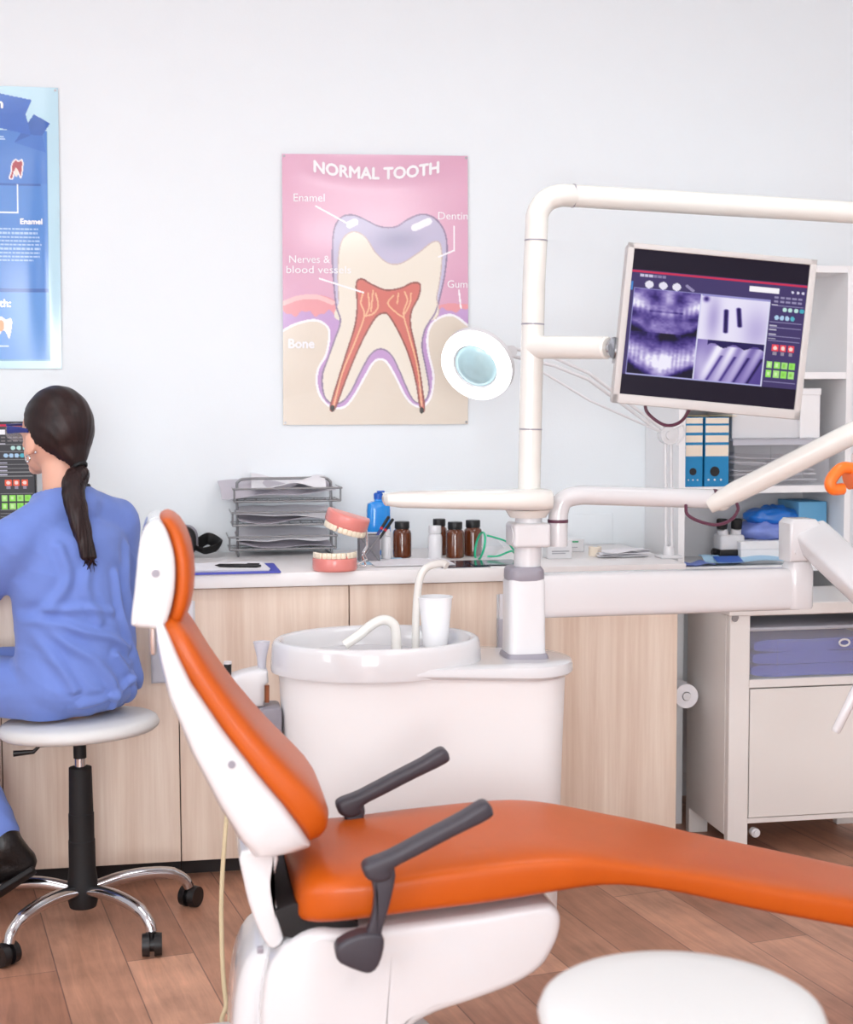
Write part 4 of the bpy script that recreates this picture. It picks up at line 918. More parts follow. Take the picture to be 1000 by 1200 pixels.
# tub of folded blue cloth
x0, x1, y0, y1, z0, z1 = cx0+lw+.004, cx1-lw-.006, cy0+.012, cy1-.03, z(797.5), z(741)
t = thing('storage_tub', 'clear tub of folded blue cloth inside the upper bay of the metal cart', 'storage box', ((x0+x1)/2, (y0+y1)/2, z0))
bm = nb()
for a, b in (((x0, y0, z0), (x1, y0+.002, z1)), ((x0, y1-.002, z0), (x1, y1, z1)), ((x0, y0, z0), (x0+.002, y1, z1)), ((x1-.002, y0, z0), (x1, y1, z1)), ((x0, y0, z0), (x1, y1, z0+.002))): b2(bm, a, b)
zz1 = z1-.022; fx = x0+.085
for a, b in (((fx, y0-.0015, z0+.01), (fx+.0025, y0, zz1-.01)), ((fx, y0-.0015, zz1-.012), (x1-.05, y0, zz1-.0095))): b2(bm, a, b)
obj('tub', bm, M['clear'], t)
bm = nb(); b2(bm, (x0-.002, y0-.006, z1), (x1+.002, y1+.004, z1+.011), .003); obj('lid', bm, M['frost'], t)
bm = nb(); lc = at(990, 753, y=y0-.006); tube(bm, [lc+V((.016*math.cos(k*PI/8), 0, .010*math.sin(k*PI/8))) for k in range(16)], .003, 8, closed=True); obj('latch', bm, M['white'], t)
for k in range(3):
    h = (zz1-z0-.01)/3; zb = z0+.004+k*h
    bm = nb(); loft(bm, [se(V(((x0+x1)/2, yy, zb+h*.49)), X_, Z_, (x1-x0)/2*.96-.004*k, h*.49, 5, 36) for yy in (y0+.008, y0+.012, (y0+y1)/2, y1-.01)])
    bm = evaluated(bm, [('SUBSURF', dict(levels=2, subdivision_type='SIMPLE'))])
    for v in bm.verts: v.co += V((0, -.5, .6))*.006*noise.noise(V((v.co.x*14, v.co.y*5, v.co.z*30+k*3)))
    tag(obj('folded_cloth', bm, M['cloth'], None, False, 60), ['lowest', 'middle', 'topmost'][k]+' folded blue cloth in the clear tub of the cart', 'cloth', 'folded cloths in the cart tub')
# sheets lying on the shelf in front of the microscope
yy = by0+.035
for (u0, u1), mt, lab, dz, dd in (((803, 835), 'bagpale', 'lilac blue sheet at the left of the lower bookcase shelf', .001, .07), ((826, 918), 'skypaper', 'sky blue sheet sagging over the lower shelf edge before the microscope', .006, .09), ((838, 868), 'blue', 'dark blue card lying on the sky blue sheet', .010, .05)):
    a, b = at(u0, 668, y=yy), at(u1, 668, y=yy); x0 = max(a.x, bx0+tk+.002)
    sheet('paper_sheet' if mt != 'blue' else 'card', b.x-x0, dd, V(((x0+b.x)/2, by0+.003+dd/2, s1+dz)), 0, .012 if mt != 'blue' else .0, 4, M[mt], lab, 'paper' if mt != 'blue' else 'card', tilt=.0 if mt == 'bagpale' else .016)
# roll of paper in the gap between counter and cart
q = at(802, 812, y=-.5); t = thing('paper_roll', 'white paper roll in the dark gap between counter and cart', 'roll', (1.532, -.5, q.z-.036))
bm = nb(); lathe(bm, [(.014, -.1), (.037, -.1), (.037, 0), (.014, 0), (.014, -.1)], Matrix.Translation((1.532, -.55, q.z)) @ Matrix.Rotation(PI/2, 4, 'X'), cap=False); obj('paper', bm, M['paper'], t)
bm = nb(); cyl(bm, (1.532, -.555, q.z), (1.532, -.44, q.z), .012); b2(bm, (1.4855, -.445, q.z-.01), (1.54, -.44, q.z+.01)); obj('holder', bm, M['white'], t)
# ================================================================ DENTAL UNIT
up = lambda u, v, dy=0: at(u, v, y=CHY+dy)
bcx, bcy, brx, bry = .498, CHY, .258, .205
dcx, dr = .872, .122
def outline(g=0, n=64):
    """rounded deck outline: the basin oval and the small round end under the column, hulled"""
    pts = [(bcx+(brx+g)*math.cos(a), bcy+(bry+g)*math.sin(a)) for a in [2*PI*k/48 for k in range(48)]]
    pts += [(dcx+(dr+g)*math.cos(a), bcy+(dr*1.25+g)*math.sin(a)) for a in [2*PI*k/48 for k in range(48)]]
    pts = sorted(set(pts)); H = []
    for seq in (pts, pts[::-1]):
        h = []
        for p in seq:
            while len(h) > 1 and (h[-1][0]-h[-2][0])*(p[1]-h[-2][1])-(h[-1][1]-h[-2][1])*(p[0]-h[-2][0]) <= 0: h.pop()
            h.append(p)
        H += h[:-1]
    # resample evenly
    d = [0]; H.append(H[0])
    for a, b in zip(H, H[1:]): d.append(d[-1]+math.dist(a, b))
    out = []
    for k in range(n):
        s = d[-1]*k/n; i = max(j for j in range(len(d)-1) if d[j] <= s); f = (s-d[i])/(d[i+1]-d[i]); out.append((H[i][0]+(H[i+1][0]-H[i][0])*f, H[i][1]+(H[i+1][1]-H[i][1])*f))
    return out
lerp = lambda a, b, t: a+(b-a)*min(1, max(0, t))
unit = thing('dental_unit', 'white dental unit with spittoon basin and jointed arms, behind the orange chair', 'dental unit', (.6, CHY, 0))
bm = nb(); rings = []
for zf, g in ((.0, -.05), (.02, -.045), (.05, -.035), (.5, -.022), (.66, -.016), (.705, -.014)):
    rings.append([V((x, y, zf if zf < .7 else zf)) for x, y in outline(g)])
loft(bm, rings); obj('cabinet_body', bm, M['body'], unit)
bm = nb(); rings = []
def zl(x, b): t_ = (x-bcx)/(dcx-bcx); return lerp(.703, .675, t_) if b == 0 else lerp(.725, .709, t_)
for g, b, dz in ((-.02, 0, .0), (-.004, 0, -.002), (.004, 0, .006), (.004, 1, -.012), (.0, 1, -.003), (-.012, 1, .0), (-.05, 1, .0)):
    rings.append([V((x, y, zl(x, b)+dz)) for x, y in outline(g)])
loft(bm, rings); obj('deck', bm, M['gloss'], unit)
bm = nb()
prof = [(.99, .694), (1.02, .6945), (1.024, .702), (1.018, .735), (1.008, .757), (.99, .767), (.955, .771), (.915, .766), (.88, .75), (.80, .722), (.62, .700), (.35, .690), (.08, .686), (.001, .686)]
rings = [[V((bcx+brx*r*math.cos(a), bcy+bry*r*math.sin(a), z)) for a in [2*PI*k/56 for k in range(56)]] for r, z in prof]
loft(bm, rings, False); obj('basin', bm, M['gloss'], unit, sharp=60)
cupc = up(510.5, 757, .04)
bm = nb(); cyl(bm, V((cupc.x, cupc.y, .695)), V((cupc.x, cupc.y, .735)), .05, .042, 32); obj('cup_rest', bm, M['gloss'], unit)
bm = nb(); a = up(404, 757, .0); tube(bm, catm([up(404, 756), up(420, 745), up(436, 732), up(449, 726.5), up(459, 729.5), up(464, 740), V((up(465, 750).x, CHY, .70))], 8), .0125, 14)
obj('rinse_spout', bm, M['cream'], unit)
bm = nb(); tube(bm, catm([V((up(487, 755, .05).x, CHY+.05, .70)), up(487.5, 730, .05), up(489, 700, .05), up(493, 675, .05), up(502, 664, .05), up(518, 660, .03), up(524, 663, .02)], 8), .0098, 14); obj('cup_filler', bm, M['cream'], unit)
for u in (464, 487): bm = nb(); c = V((up(u, 755, .0 if u == 464 else .05).x, CHY if u == 464 else CHY+.05, .692)); cyl(bm, c, c+V((0, 0, .03)), .015, n=20); obj('spout_collar', bm, M['copper'], unit)
# column
cx = up(614, 740).x; cy = CHY
zv = lambda v: up(614, v).z
bm = nb(); loft(bm, [se(V((cx, cy, z)), X_, Y_, .056*s, .056*s, 6) for z, s in ((zv(778), 1), (zv(767), 1.0), (zv(763), .93))]); obj('collar', bm, M['grey'], unit)
bm = nb(); loft(bm, [se(V((cx, cy, z)), X_, Y_, .0475*s, .0475*s, 4) for z, s in ((zv(679), .96), (zv(676), 1), (zv(667), .98), (zv(663), .84))]); obj('collar', bm, M['grey'], unit)
bm = nb(); loft(bm, [se(V((cx, cy, z)), X_, Y_, .0485*s, .0485*s, 6) for z, s in ((zv(770), 1), (zv(680), .97), (zv(677), .9))]); obj('column', bm, M['white'], unit)
bm = nb(); px2 = up(618, 600).x; tp = up(629, 262)
tube(bm, [V((cx+.008, cy, zv(670))), up(620, 600)], .034, 24); obj('neck', bm, M['white'], unit)
q = up(619, 626); bm = nb(); prism(bm, rrect(.047, .030, .008), q, X_, Z_, Y_, -.05, .05, .008, 3); box(bm, q+V((.065, .02, 0)), (.06, .06, .05), None, .006); cyl(bm, q+V((-.05, -.02, -.002)), q+V((-.04, -.02, -.002)), .022, n=20); obj('clamp', bm, M['white'], unit)
# flat lamp arm at the pole foot
zf = zv(585)
bm = nb(); rings = []
for u, v0, v1, w in ((449, 581, 588, .02), (452, 577.5, 593, .04), (470, 575.5, 595.5, .055), (530, 573.5, 597, .07), (590, 573, 598, .075), (630, 571, 599, .07), (643, 572, 598, .05), (646, 576, 592, .03)):
    a, b = up(u, v0, -.02), up(u, v1, -.02); rings.append(se((a+b)/2, Y_, Z_, w, (a.z-b.z)/2*.92, 3.2, 24))
loft(bm, rings); obj('side_arm', bm, M['cream'], unit)
bm = nb(); cyl(bm, up(619, 606), up(619, 597), .046, .058, 32); obj('arm_flange', bm, M['cream'], unit)
# light pole and overhead arm
bm = nb(); rp = 13.2/1700*3.65
pth = [up(620, 590), up(622.5, 470), up(626, 330), up(629, 268)]
pe = [at(1000, 249, d=3.78), at(1135, 257, d=3.85)]
a0 = at(672, 229.5, d=3.64)
pole = pth+catm([up(629, 268), up(630.5, 250), up(640, 235.5), up(655, 229.5), a0], 8)[1:]+pe
tube(bm, pole, rp, 24); obj('light_pole', bm, M['cream'], unit)
bm = nb()
def ringat(p, d, r, h=.0018): cyl(bm, p-d*h, p+d*h, r, n=28)
dpole = (pth[-1]-pth[0]).normalized()
for v, u in ((282, 628.3), (380, 624.6), (503, 622)): bm = nb(); ringat(up(u, v), dpole, rp*1.03); obj('joint_ring', bm, M['grey'], unit)
bm = nb(); ringat(a0, (pe[0]-a0).normalized(), rp*1.05); obj('joint_ring', bm, M['grey'], unit)
# monitor arm
p = up(624, 407); bm = nb(); e = mon_arm_end-mR*.004; d = (e-p).normalized(); e0 = p+d*((e-p).length-.018)
tube(bm, [p, p+d*.02, e0-d*.004, e0], [.0285, .0285, .0275, .024], 24); obj('monitor_arm', bm, M['cream'], unit)
bm = nb(); tube(bm, [e0, e], [.012, .012], 16); tube(bm, [e-d*.004, e+d*.001], [.026, .026], 20); obj('monitor_joint', bm, M['chrome'], unit)
# upper thin arm with its joint
bm = nb(); r2 = 11.5/1700*3.65
e1 = at(846, 585, d=3.7)
tube(bm, [up(654, 640)]+catm([up(654, 618), up(655, 600), up(661, 586), up(678, 580.5), up(700, 580.5)], 7)+[e1], r2, 20); obj('assistant_arm', bm, M['gloss'], unit)
bm = nb(); ringat(up(654, 610.5), Z_, r2*1.06, .004); obj('joint_ring', bm, M['cablep'], unit); bm = nb(); q = at(838, 585, d=3.69); ringat(q, (e1-up(700, 580.5)).normalized(), r2*1.05, .004); obj('joint_ring', bm, M['cablep'], unit)
bm = nb(); f1 = at(1003, 506, d=3.52); f2 = at(1100, 459, d=3.42); tube(bm, [at(832, 592, d=3.69), at(862, 577, d=3.66), f1, f2], [r2*.85, r2*1.12, r2*1.12, r2*1.05], 20); ell(bm, at(846, 586, d=3.685), r2*1.12, None, 20); obj('spring_arm', bm, M['cream'], unit)
bm = nb(); tube(bm, catm([at(804, 592, d=3.68), at(806, 603, d=3.66), at(820, 611, d=3.64), at(840, 615, d=3.62), at(857, 609, d=3.62), at(865, 598, d=3.64), at(864, 590, d=3.65)], 8), .0042, 8); obj('cable_loop', bm, M['cablep'], unit)
# lower beam
x0, x1 = cx+.04, up(934, 690).x
bm = nb(); za, zb = up(780, 668).z, up(780, 719).z
loft(bm, [se(V((x, cy, (za+zb)/2)), Y_, Z_, .034, (za-zb)/2*s, 5) for x, s in ((x0, 1.0), ((x0+x1)/2, 1.0), (x1, .96))]); obj('delivery_beam', bm, M['gloss'], unit)
bm = nb(); q0, q1 = V((x1, cy, zb+.006)), V((x1, cy, za+.004)); loft(bm, [se(V((x1, cy, z)), X_, Y_, .036*s, .04*s, 3.5) for z, s in ((q0.z, .93), (q0.z+.006, 1), (q1.z-.012, 1), (q1.z+.012, .8))]); obj('beam_joint', bm, M['gloss'], unit)
bm = nb(); hz = up(936, 632); prism(bm, [(-.034, -.055), (.022, -.055), (.036, -.02), (.05, .042), (.036, .055), (-.024, .056), (-.036, .044)], V((x1-.002, cy, hz.z)), X_, Z_, Y_, -.04, .04, .008, 3); cyl(bm, V((x1-.002, cy, hz.z-.052)), V((x1-.002, cy, q1.z)), .026, n=24); cyl(bm, V((x1-.02, cy-.043, hz.z-.03)), V((x1-.02, cy-.038, hz.z-.03)), .005, n=12); obj('arm_housing', bm, M['gloss'], unit)
bm = nb(); a = V((x1+.03, cy-.012, hz.z+.012)); b = at(1130, 795, d=3.25); dd = (b-a).normalized(); n1 = dd.cross(Y_).normalized(); n1 = n1 if n1.z > 0 else -n1
sd = dd.cross(n1)
loft(bm, [se(a+dd*s*(b-a).length, n1, sd, .048*w, .033*w, 5) for s, w in ((0, .98), (.03, 1), (.97, 1), (1, .9))]); obj('delivery_arm', bm, M['gloss'], unit)
# delivery tray at the end of that arm (outside the frame, its handpiece hangs into view)
bm = nb(); tc = b+V((.16, -.12, -.03)); prism(bm, rrect(.2, .15, .03), tc, X_, Y_, Z_, -.02, .02, .006, 3); obj('delivery_tray', bm, M['gloss'], unit)
bm = nb(); h1, h2 = at(979, 858, y=-1.42), at(1002, 812, y=-1.42); h3 = at(1024, 770, y=-1.42)
tube(bm, [h1, h1+(h2-h1)*.05, h2, h3, h3+(h3-h2)*.2+V((.02, 0, .03)), V((tc.x-.19, h3.y, tc.z))], [.009, .0115, .0125, .013, .012, .012], 18); obj('syringe_handpiece', bm, M['gloss'], unit)
# operating light at the end of the overhead arm, its orange handle reaches into the frame
bm = nb(); lt = pe[1]; lb = at(1110, 560, y=-1.52); tube(bm, catm([lt-V((.03, 0, 0)), lt+V((.03, -.03, -.03)), lt+V((.02, -.1, -.2)), lb+V((.0, .02, .1)), lb], 8), .02, 16); obj('light_arm', bm, M['cream'], unit)
bm = nb(); ell(bm, lb, (.10, .12, .05), None, 32); obj('light_head', bm, M['gloss'], unit)
bm = nb(); g1, g2 = at(1040, 556, y=-1.52), at(996, 553, y=-1.52); tube(bm, [lb, g1, g2], [.016, .015, .015], 18); g0 = at(990, 538, y=-1.52); tube(bm, [at(1040, 530, y=-1.52), at(1002, 540, y=-1.52)], [.02, .018], 18); obj('handle_stem', bm, M['gloss'], unit)
bm = nb(); tip = at(974, 566, y=-1.535); mid = at(988, 556, y=-1.52)
tube(bm, [at(1012, 556, y=-1.52), at(994, 559, y=-1.52)], [.030, .030], 24); tube(bm, catm([at(1000, 549, y=-1.53), at(986, 549, y=-1.535), tip+V((0, 0, .006)), at(976, 573, y=-1.535), at(988, 573, y=-1.53)], 6), .014, 12, flat=(1.0, 1.0)); obj('light_handle', bm, M['orangetip'], unit)
# suction holder at the left of the unit
bm = nb(); o0 = up(300, 800, .0); P = [(264, 797), (270, 791), (285, 786), (303, 782), (313, 784), (314, 797), (309, 801), (308, 825), (289, 826), (276, 815)]
P = [((up(u, v)-o0).x, (up(u, v)-o0).z) for u, v in P]; prism(bm, P, o0, X_, Z_, Y_, -.04, .04, .012, 3); obj('suction_holder', bm, M['white'], unit)
bm = nb(); a, b = up(266.5, 800), up(267, 778); cyl(bm, a, b, .0095, n=18); obj('suction_tip', bm, M['black'], unit)
bm = nb(); cyl(bm, b, b+V((0, 0, .006)), .0097, n=18); obj('tip_rim', bm, M['white'], unit)
bm = nb(); a = up(313, 830); cyl(bm, up(313, 823), up(313, 803), .006, n=12); obj('suction_tube', bm, M['copper'], unit)
bm = nb(); box(bm, (bcx-brx-.012, cy, up(310, 858).z), (.06, .1, .14), None, .01); obj('holder_bracket', bm, M['grey'], unit)
bm = nb(); k0 = up(307, 784); lathe(bm, [(.006, 0), (.010, .0), (.012, .03), (.021, .068), (.0195, .068), (.0105, .032), (.006, .004)], Matrix.Translation(k0), 24, cap=False); obj('suction_cup', bm, M['frost'], unit)
bm = nb(); c1 = [up(288, 824, -.02), at(272, 900, y=-1.3), at(263, 990, y=-1.42), at(259.5, 1060, y=-1.5), at(261, 1130, y=-1.55), at(265, 1175, y=-1.58)]; fl = at(272, 1205, z=.006)
tube(bm, catm(c1+[fl, fl+V((.25, -.02, 0)), V((.45, CHY-.16, .03))], 8), .0052, 8); obj('hose', bm, M['cord'], unit)
# drinking cup
c = V((cupc.x, cupc.y, .7355)); hh = up(510, 699, .04).z-c.z
t = thing('drinking_cup', 'translucent white plastic drinking cup on the spittoon basin', 'cup', c)
bm = nb(); lathe(bm, [(.001, .001), (.030, .001), (.031, .003), (.0425, hh-.004), (.0445, hh-.003), (.0445, hh), (.042, hh), (.0295, .005), (.001, .004)], None, 36); obj('cup_body', bm, M['cup'], t, True, 30)
bm = nb(); tube(bm, [V((.0432*math.cos(k*PI/18), .0432*math.sin(k*PI/18), hh-.0015)) for k in range(36)], .0016, 8, closed=True); obj('rim', bm, M['cup'], t, True)
# ================================================================ DENTAL CHAIR
NY, CY = -2.10, -1.885                                        # near side and middle of the chair
ch = thing('dental_chair', 'orange and white reclining dental chair with charcoal armrests', 'dental chair', (.35, CY, 0))
xz = lambda u, v, y=NY: (lambda p: V((p.x, 0, p.z)))(at(u, v, y=y))
def spine(pts, y): return [xz(u, v, y) for u, v in pts]
def norms(B):
    out = []
    for i in range(len(B)):
        t_ = (B[min(i+1, len(B)-1)]-B[max(i-1, 0)]).normalized(); out.append(V((-t_.z, 0, t_.x)))
    return out
def flip(ns): return [n if n.x > 0 else -n for n in ns]
pxm = 1/655
Bp = [(190, 737), (196, 748), (207, 772), (224, 806), (262, 861), (303, 912), (335, 948), (354, 975), (362, 990), (366, 1000)]
B = spine(Bp, NY); N = flip(norms(B)); Yc = V((0, CY, 0))
sh = [12, 17, 24, 34, 50, 64, 73, 72, 50, 22]; wid = [.155, .168, .174, .178, .184, .19, .192, .19, .18, .16]
bm = nb(); loft(bm, [se(B[i]+Yc-N[i]*(sh[i]*pxm/2-.004), N[i], Y_, sh[i]*pxm/2, wid[i]+.014, 6, 44) for i in range(10)]); obj('back_shell', bm, M['gloss'], ch, sharp=60)
cp = [(188, 731), (193, 741), (206, 768), (224, 803), (263, 860), (304, 911), (337, 949), (356, 974), (367, 992), (369, 1004)]
Bc = spine(cp, NY); Nc = flip(norms(Bc)); ct = [14, 26, 32, 33, 35, 38, 43, 47, 36, 12]
bm = nb(); loft(bm, [se(Bc[i]+Yc+Nc[i]*(ct[i]*pxm/2-.010), Nc[i], Y_, ct[i]*pxm/2+.003, wid[i]*[.84, .95, .97, .97, .97, 1.0, 1.02, 1.02, .97, .82][i], 4.2, 44) for i in range(10)]); bm = evaluated(bm, [('SUBSURF', dict(levels=1))]); obj('backrest', bm, M['orange'], ch, sharp=60)
HY = NY+.06
HP = [(178, 612), (170, 618), (163, 640), (158, 690), (153.5, 728), (157, 735), (172, 737), (190, 737), (199, 720), (205, 690), (205, 655), (197, 626), (188, 612)]
bm = nb(); prism(bm, [(p.x, p.z) for p in catm([xz(u, v, HY) for u, v in HP], 3, True)], V((0, CY, 0)), X_, Z_, Y_, -.155, .155, .012, 4); obj('head_shell', bm, M['gloss'], ch)
Hc = spine([(188, 609), (192, 613), (199, 630), (206, 660), (206, 695), (199, 725), (191, 737), (187, 741)], HY); Hn = flip(norms(Hc)); ht = [10, 20, 28, 30, 30, 29, 24, 10]; hw = [.10, .125, .142, .147, .147, .142, .125, .10]
bm = nb(); loft(bm, [se(Hc[i]+Yc+Hn[i]*(ht[i]*pxm/2-.008), Hn[i], Y_, ht[i]*pxm/2, hw[i], 2.8, 36) for i in range(8)]); bm = evaluated(bm, [('SUBSURF', dict(levels=1))]); obj('headrest', bm, M['orange'], ch, sharp=60)
q = xz(182.5, 672, HY); bm = nb(); cyl(bm, V((q.x, CY-.157, q.z)), V((q.x, CY-.15, q.z)), .0075, n=18); obj('button', bm, M['grey'], ch)
q = xz(272, 898); bm = nb(); cyl(bm, V((q.x, CY-.205, q.z)), V((q.x, CY-.19, q.z)), .007, n=14); obj('screw_cap', bm, M['grey'], ch)
q0, q1 = xz(182, 728, HY), xz(190, 760); bm = nb(); box(bm, (q0+q1)/2+Yc-V((.012, 0, 0)), (.012, .10, .12), None, .004); obj('head_post', bm, M['chrome'], ch)
# seat and leg rest
st_ = [(345, 1058, 1064, .13), (349, 1040, 1082, .17), (360, 1032, 1091, .2), (385, 1026, 1093, .215), (434, 1026, 1087, .22), (504, 1015, 1077, .22), (560, 1009, 1071, .22), (610, 1003, 1063, .22), (658, 1000, 1054, .22), (692, 1002, 1047, .217), (727, 1007, 1043, .212), (780, 1016, 1049, .204), (824, 1021, 1058, .197), (868, 1030, 1069, .19), (940, 1042, 1083, .178), (1000, 1052, 1094, .168), (1100, 1070, 1112, .155), (1180, 1084, 1126, .145), (1200, 1092, 1122, .125), (1206, 1102, 1112, .09)]
rings = []
for u, v0, v1, w in st_:
    a, b = xz(u, v0, CY-w), xz(u, v1, CY-w); c = (a+b)/2
    rings.append(se(V((c.x, CY, c.z)), Y_, Z_, w, (a.z-b.z)/2, 4.4, 48))
bm = nb(); loft(bm, rings); bm = evaluated(bm, [('SUBSURF', dict(levels=1))]); obj('seat', bm, M['orange'], ch, sharp=70)
# base
def pr(P, y, d0, d1, bev, name, mat, sm_=3):
    b_ = nb(); prism(b_, [(p.x, p.z) for p in (catm([xz(u, v, y) for u, v in P], sm_, True) if sm_ else [xz(u, v, y) for u, v in P])], V((0, 0, 0)), X_, Z_, Y_, d0, d1, bev, 4); return obj(name, b_, M[mat], ch)
pr([(306, 1218), (309, 1165), (318, 1132), (345, 1103), (372, 1091), (400, 1092), (430, 1090), (460, 1087), (560, 1074), (635, 1062), (651, 1064), (659, 1076), (658, 1094), (651, 1113), (636, 1136), (606, 1156), (560, 1174), (512, 1190), (484, 1206), (467, 1235), (458, 1265), (452, 1300), (320, 1300)], NY+.03, NY+.03, CY+.185, .02, 'base_cover', 'gloss')
pr([(268, 1240), (271, 1168), (280, 1118), (300, 1090), (330, 1092), (360, 1120), (400, 1150), (430, 1200), (430, 1319), (262, 1319)], CY, CY-.12, CY+.14, .04, 'lift_column', 'gloss')
pr([(284, 1004), (287, 1040), (297, 1078), (316, 1118), (334, 1108), (326, 1070), (322, 1040), (326, 1004)], NY+.03, NY+.06, CY+.1, .007, 'back_bracket', 'gloss')
pr([(322, 1068), (345, 1058), (420, 1080), (420, 1110), (352, 1102), (332, 1098)], NY+.05, NY+.05, CY+.15, .004, 'tilt_mechanism', 'blackm', 0)
bm = nb(); z0 = 0; q = at(350, 1300, y=CY); loft(bm, [se(V((.24, CY, z)), X_, Y_, .30*s, .24*s, 5, 48) for z, s in ((.0, 1), (.018, 1), (.032, .96), (.04, .85))]); obj('foot_plate', bm, M['white'], ch)
bm = nb(); q = xz(305, 1112, NY+.03); box(bm, V((q.x, NY+.026, q.z)), (.012, .012, .012), None, .002); obj('switch', bm, M['grey'], ch)
# armrests
AY = NY-.045
for k, sgn in enumerate((0, 1)):
    off = V((0, 0 if k == 0 else .42, 0)); ar = AY
    def A(P, d0, d1, bev, name, s3=3):
        b_ = nb(); prism(b_, [(p.x, p.z) for p in (catm([xz(u, v, ar) for u, v in P], s3, True) if s3 else [xz(u, v, ar) for u, v in P])], off+V((0, ar, 0)), X_, Z_, Y_, d0, d1, bev, 4); return b_
    ob = obj('armrest', A([(424, 1016), (430, 1008), (455, 998), (500, 974), (540, 953), (563, 939), (572, 940), (576, 948), (572, 957), (530, 978), (490, 999), (460, 1015), (458, 1024), (446, 1031), (430, 1028)], -.022, .022, .010, 'x'), M['armrest'], ch)
    obj('post', A([(436, 1024), (462, 1016), (458, 1050), (448, 1085), (444, 1102), (428, 1100), (436, 1070), (438, 1045)], -.013, .013, .006, 'x'), M['armrest'], ob)
    obj('pivot', A([(396, 1104), (420, 1092), (446, 1092), (449, 1108), (443, 1128), (434, 1137), (422, 1136), (398, 1126), (393, 1116)], -.018, .026, .008, 'x', 2), M['armrest'], ob)
# ================================================================ STOOLS
def stool(c, label, zs, r, rz, tilt):
    t = thing('wheeled_stool', label, 'stool', (c.x, c.y, 0), rz)
    bm = nb(); Mx = Matrix.Translation((0, 0, zs)) @ Matrix.Rotation(tilt, 4, 'Y') if tilt else Matrix.Translation((0, 0, zs))
    lathe(bm, [(.001, -.027), (r*.82, -.027), (r*.94, -.024), (r*.99, -.016), (r, -.008), (r*.975, .004), (r*.92, .011), (r*.7, .016), (r*.3, .018), (.001, .018)], Mx, 48); obj('seat', bm, M['seatw'], t, True, 60)
    bm = nb(); lathe(bm, [(.001, .055), (.034, .055), (.038, .07), (.038, .13), (.034, .16), (.034, .23), (.0325, .232), (.0325, .30), (.031, .302), (.029, .42), (.001, .425)], None, 28); obj('gas_column', bm, M['blackm'], t, True)
    bm = nb(); lathe(bm, [(.001, .42), (.014, .42), (.014, .45), (.001, .45)]); obj('piston', bm, M['chrome'], t, True)
    bm = nb(); lathe(bm, [(.001, .445), (.0165, .445), (.0165, zs-.04), (.07, zs-.034), (.07, zs-.026), (.001, zs-.026)]); obj('seat_mount', bm, M['blackm'], t, True)
    bm = nb(); a = -rz+math.radians(182); L = V((math.cos(a), math.sin(a), 0)); tube(bm, [V((0, 0, zs-.052))+L*.06, V((0, 0, zs-.055))+L*.10, V((0, 0, zs-.07))+L*.115, V((0, 0, zs-.072))+L*.165], [.005, .005, .0055, .008], 10); obj('lever', bm, M['black'], t, True)
    for k in range(5):
        a = 2*PI*k/5; D = V((math.cos(a), math.sin(a), 0)); S = V((-math.sin(a), math.cos(a), 0))
        bm = nb(); tube(bm, catm([D*.03+V((0, 0, .100)), D*.10+V((0, 0, .112)), D*.18+V((0, 0, .112)), D*.245+V((0, 0, .100)), D*.278+V((0, 0, .078)), D*.288+V((0, 0, .056))], 5), [.017]*10+[.0165]*6+[.014]*10, 14); lg = obj('leg', bm, M['chrome'], t, True, 60)
        bm = nb(); ca = a+.9+k*1.3; w = V((math.cos(ca), math.sin(ca), 0)); cc = D*.289+V((0, 0, .029))+w.cross(Z_)*.008
        for s in (-1, 1): cyl(bm, cc+w*(s*.006), cc+w*(s*.024), .029, .027, 28)
        cyl(bm, cc-w*.008, cc+w*.008, .018, n=16); cyl(bm, cc+V((0, 0, .01)), V((cc.x, cc.y, .062)), .009, n=12)
        b_ = V((0, 0, 0)); obj('caster', bm, M['black'], lg, True, 30)
    return t
sc_ = at(98, 1086, z=0); zs = at(98, 852, y=sc_.y).z+.012
stool(sc_, 'white wheeled stool with chrome star base under the seated worker', zs+.0, .203, math.radians(-42-10), -math.radians(3))
fs_ = at(798, 1171, d=1.95)
stool(fs_, 'white round stool seat in the foreground before the dental chair', fs_.z-.012, .192, .3, 0)
# ================================================================ SEATED WORKER
yw = sc_.y
hd = math.radians(42); f = V((-math.sin(hd), math.cos(hd), 0)); r = V((math.cos(hd), math.sin(hd), 0)); U = Z_
FR = Matrix((r, f, U)).transposed()
P0 = at(93, 836, y=yw); base = V((P0.x, yw, P0.z))           # contact point on the seat
def W(a, b, c, o=base): return o+r*a+f*b+U*c
hc0 = at(64, 506, y=yw+.06); hz = hc0.z-base.z
head = W(0, 0, 0, hc0)
nk = at(81, 577, y=yw+.015); nz_ = nk.z-base.z                 # base of the neck at the back collar
tor = lambda z: lerp(.0, .035, z/.5)                           # slight forward lean
per = thing('person', 'person with dark ponytail in blue scrubs sitting on the wheeled stool, back turned', 'person', (base.x, base.y, 0))
sL, sR = nk+r*-.160+U*-.115+f*.01, nk+r*.152+U*-.088+f*.005
eL, eR = sL+r*-.045+f*.16+U*-.165, sR+r*.035+f*.06+U*-.245
hL = V((eL.x-.10, -.675, CT+.035)); hR = V((eR.x-.10, -.675, CT+.035))
hipL, hipR = W(-.085, .02, .068), W(.085, .02, .068)
kL = hipL+V((-.84, .54, 0))*.40-U*.004; kR = hipR+V((-.93, .36, 0))*.42+U*.01
aL = at(3, 986, y=yw-.02); aR = V((kR.x+.02, kR.y+.0, .10))
toeL = at(-30, 1046, y=yw-.05); heelL = at(26, 1010, y=yw-.01)
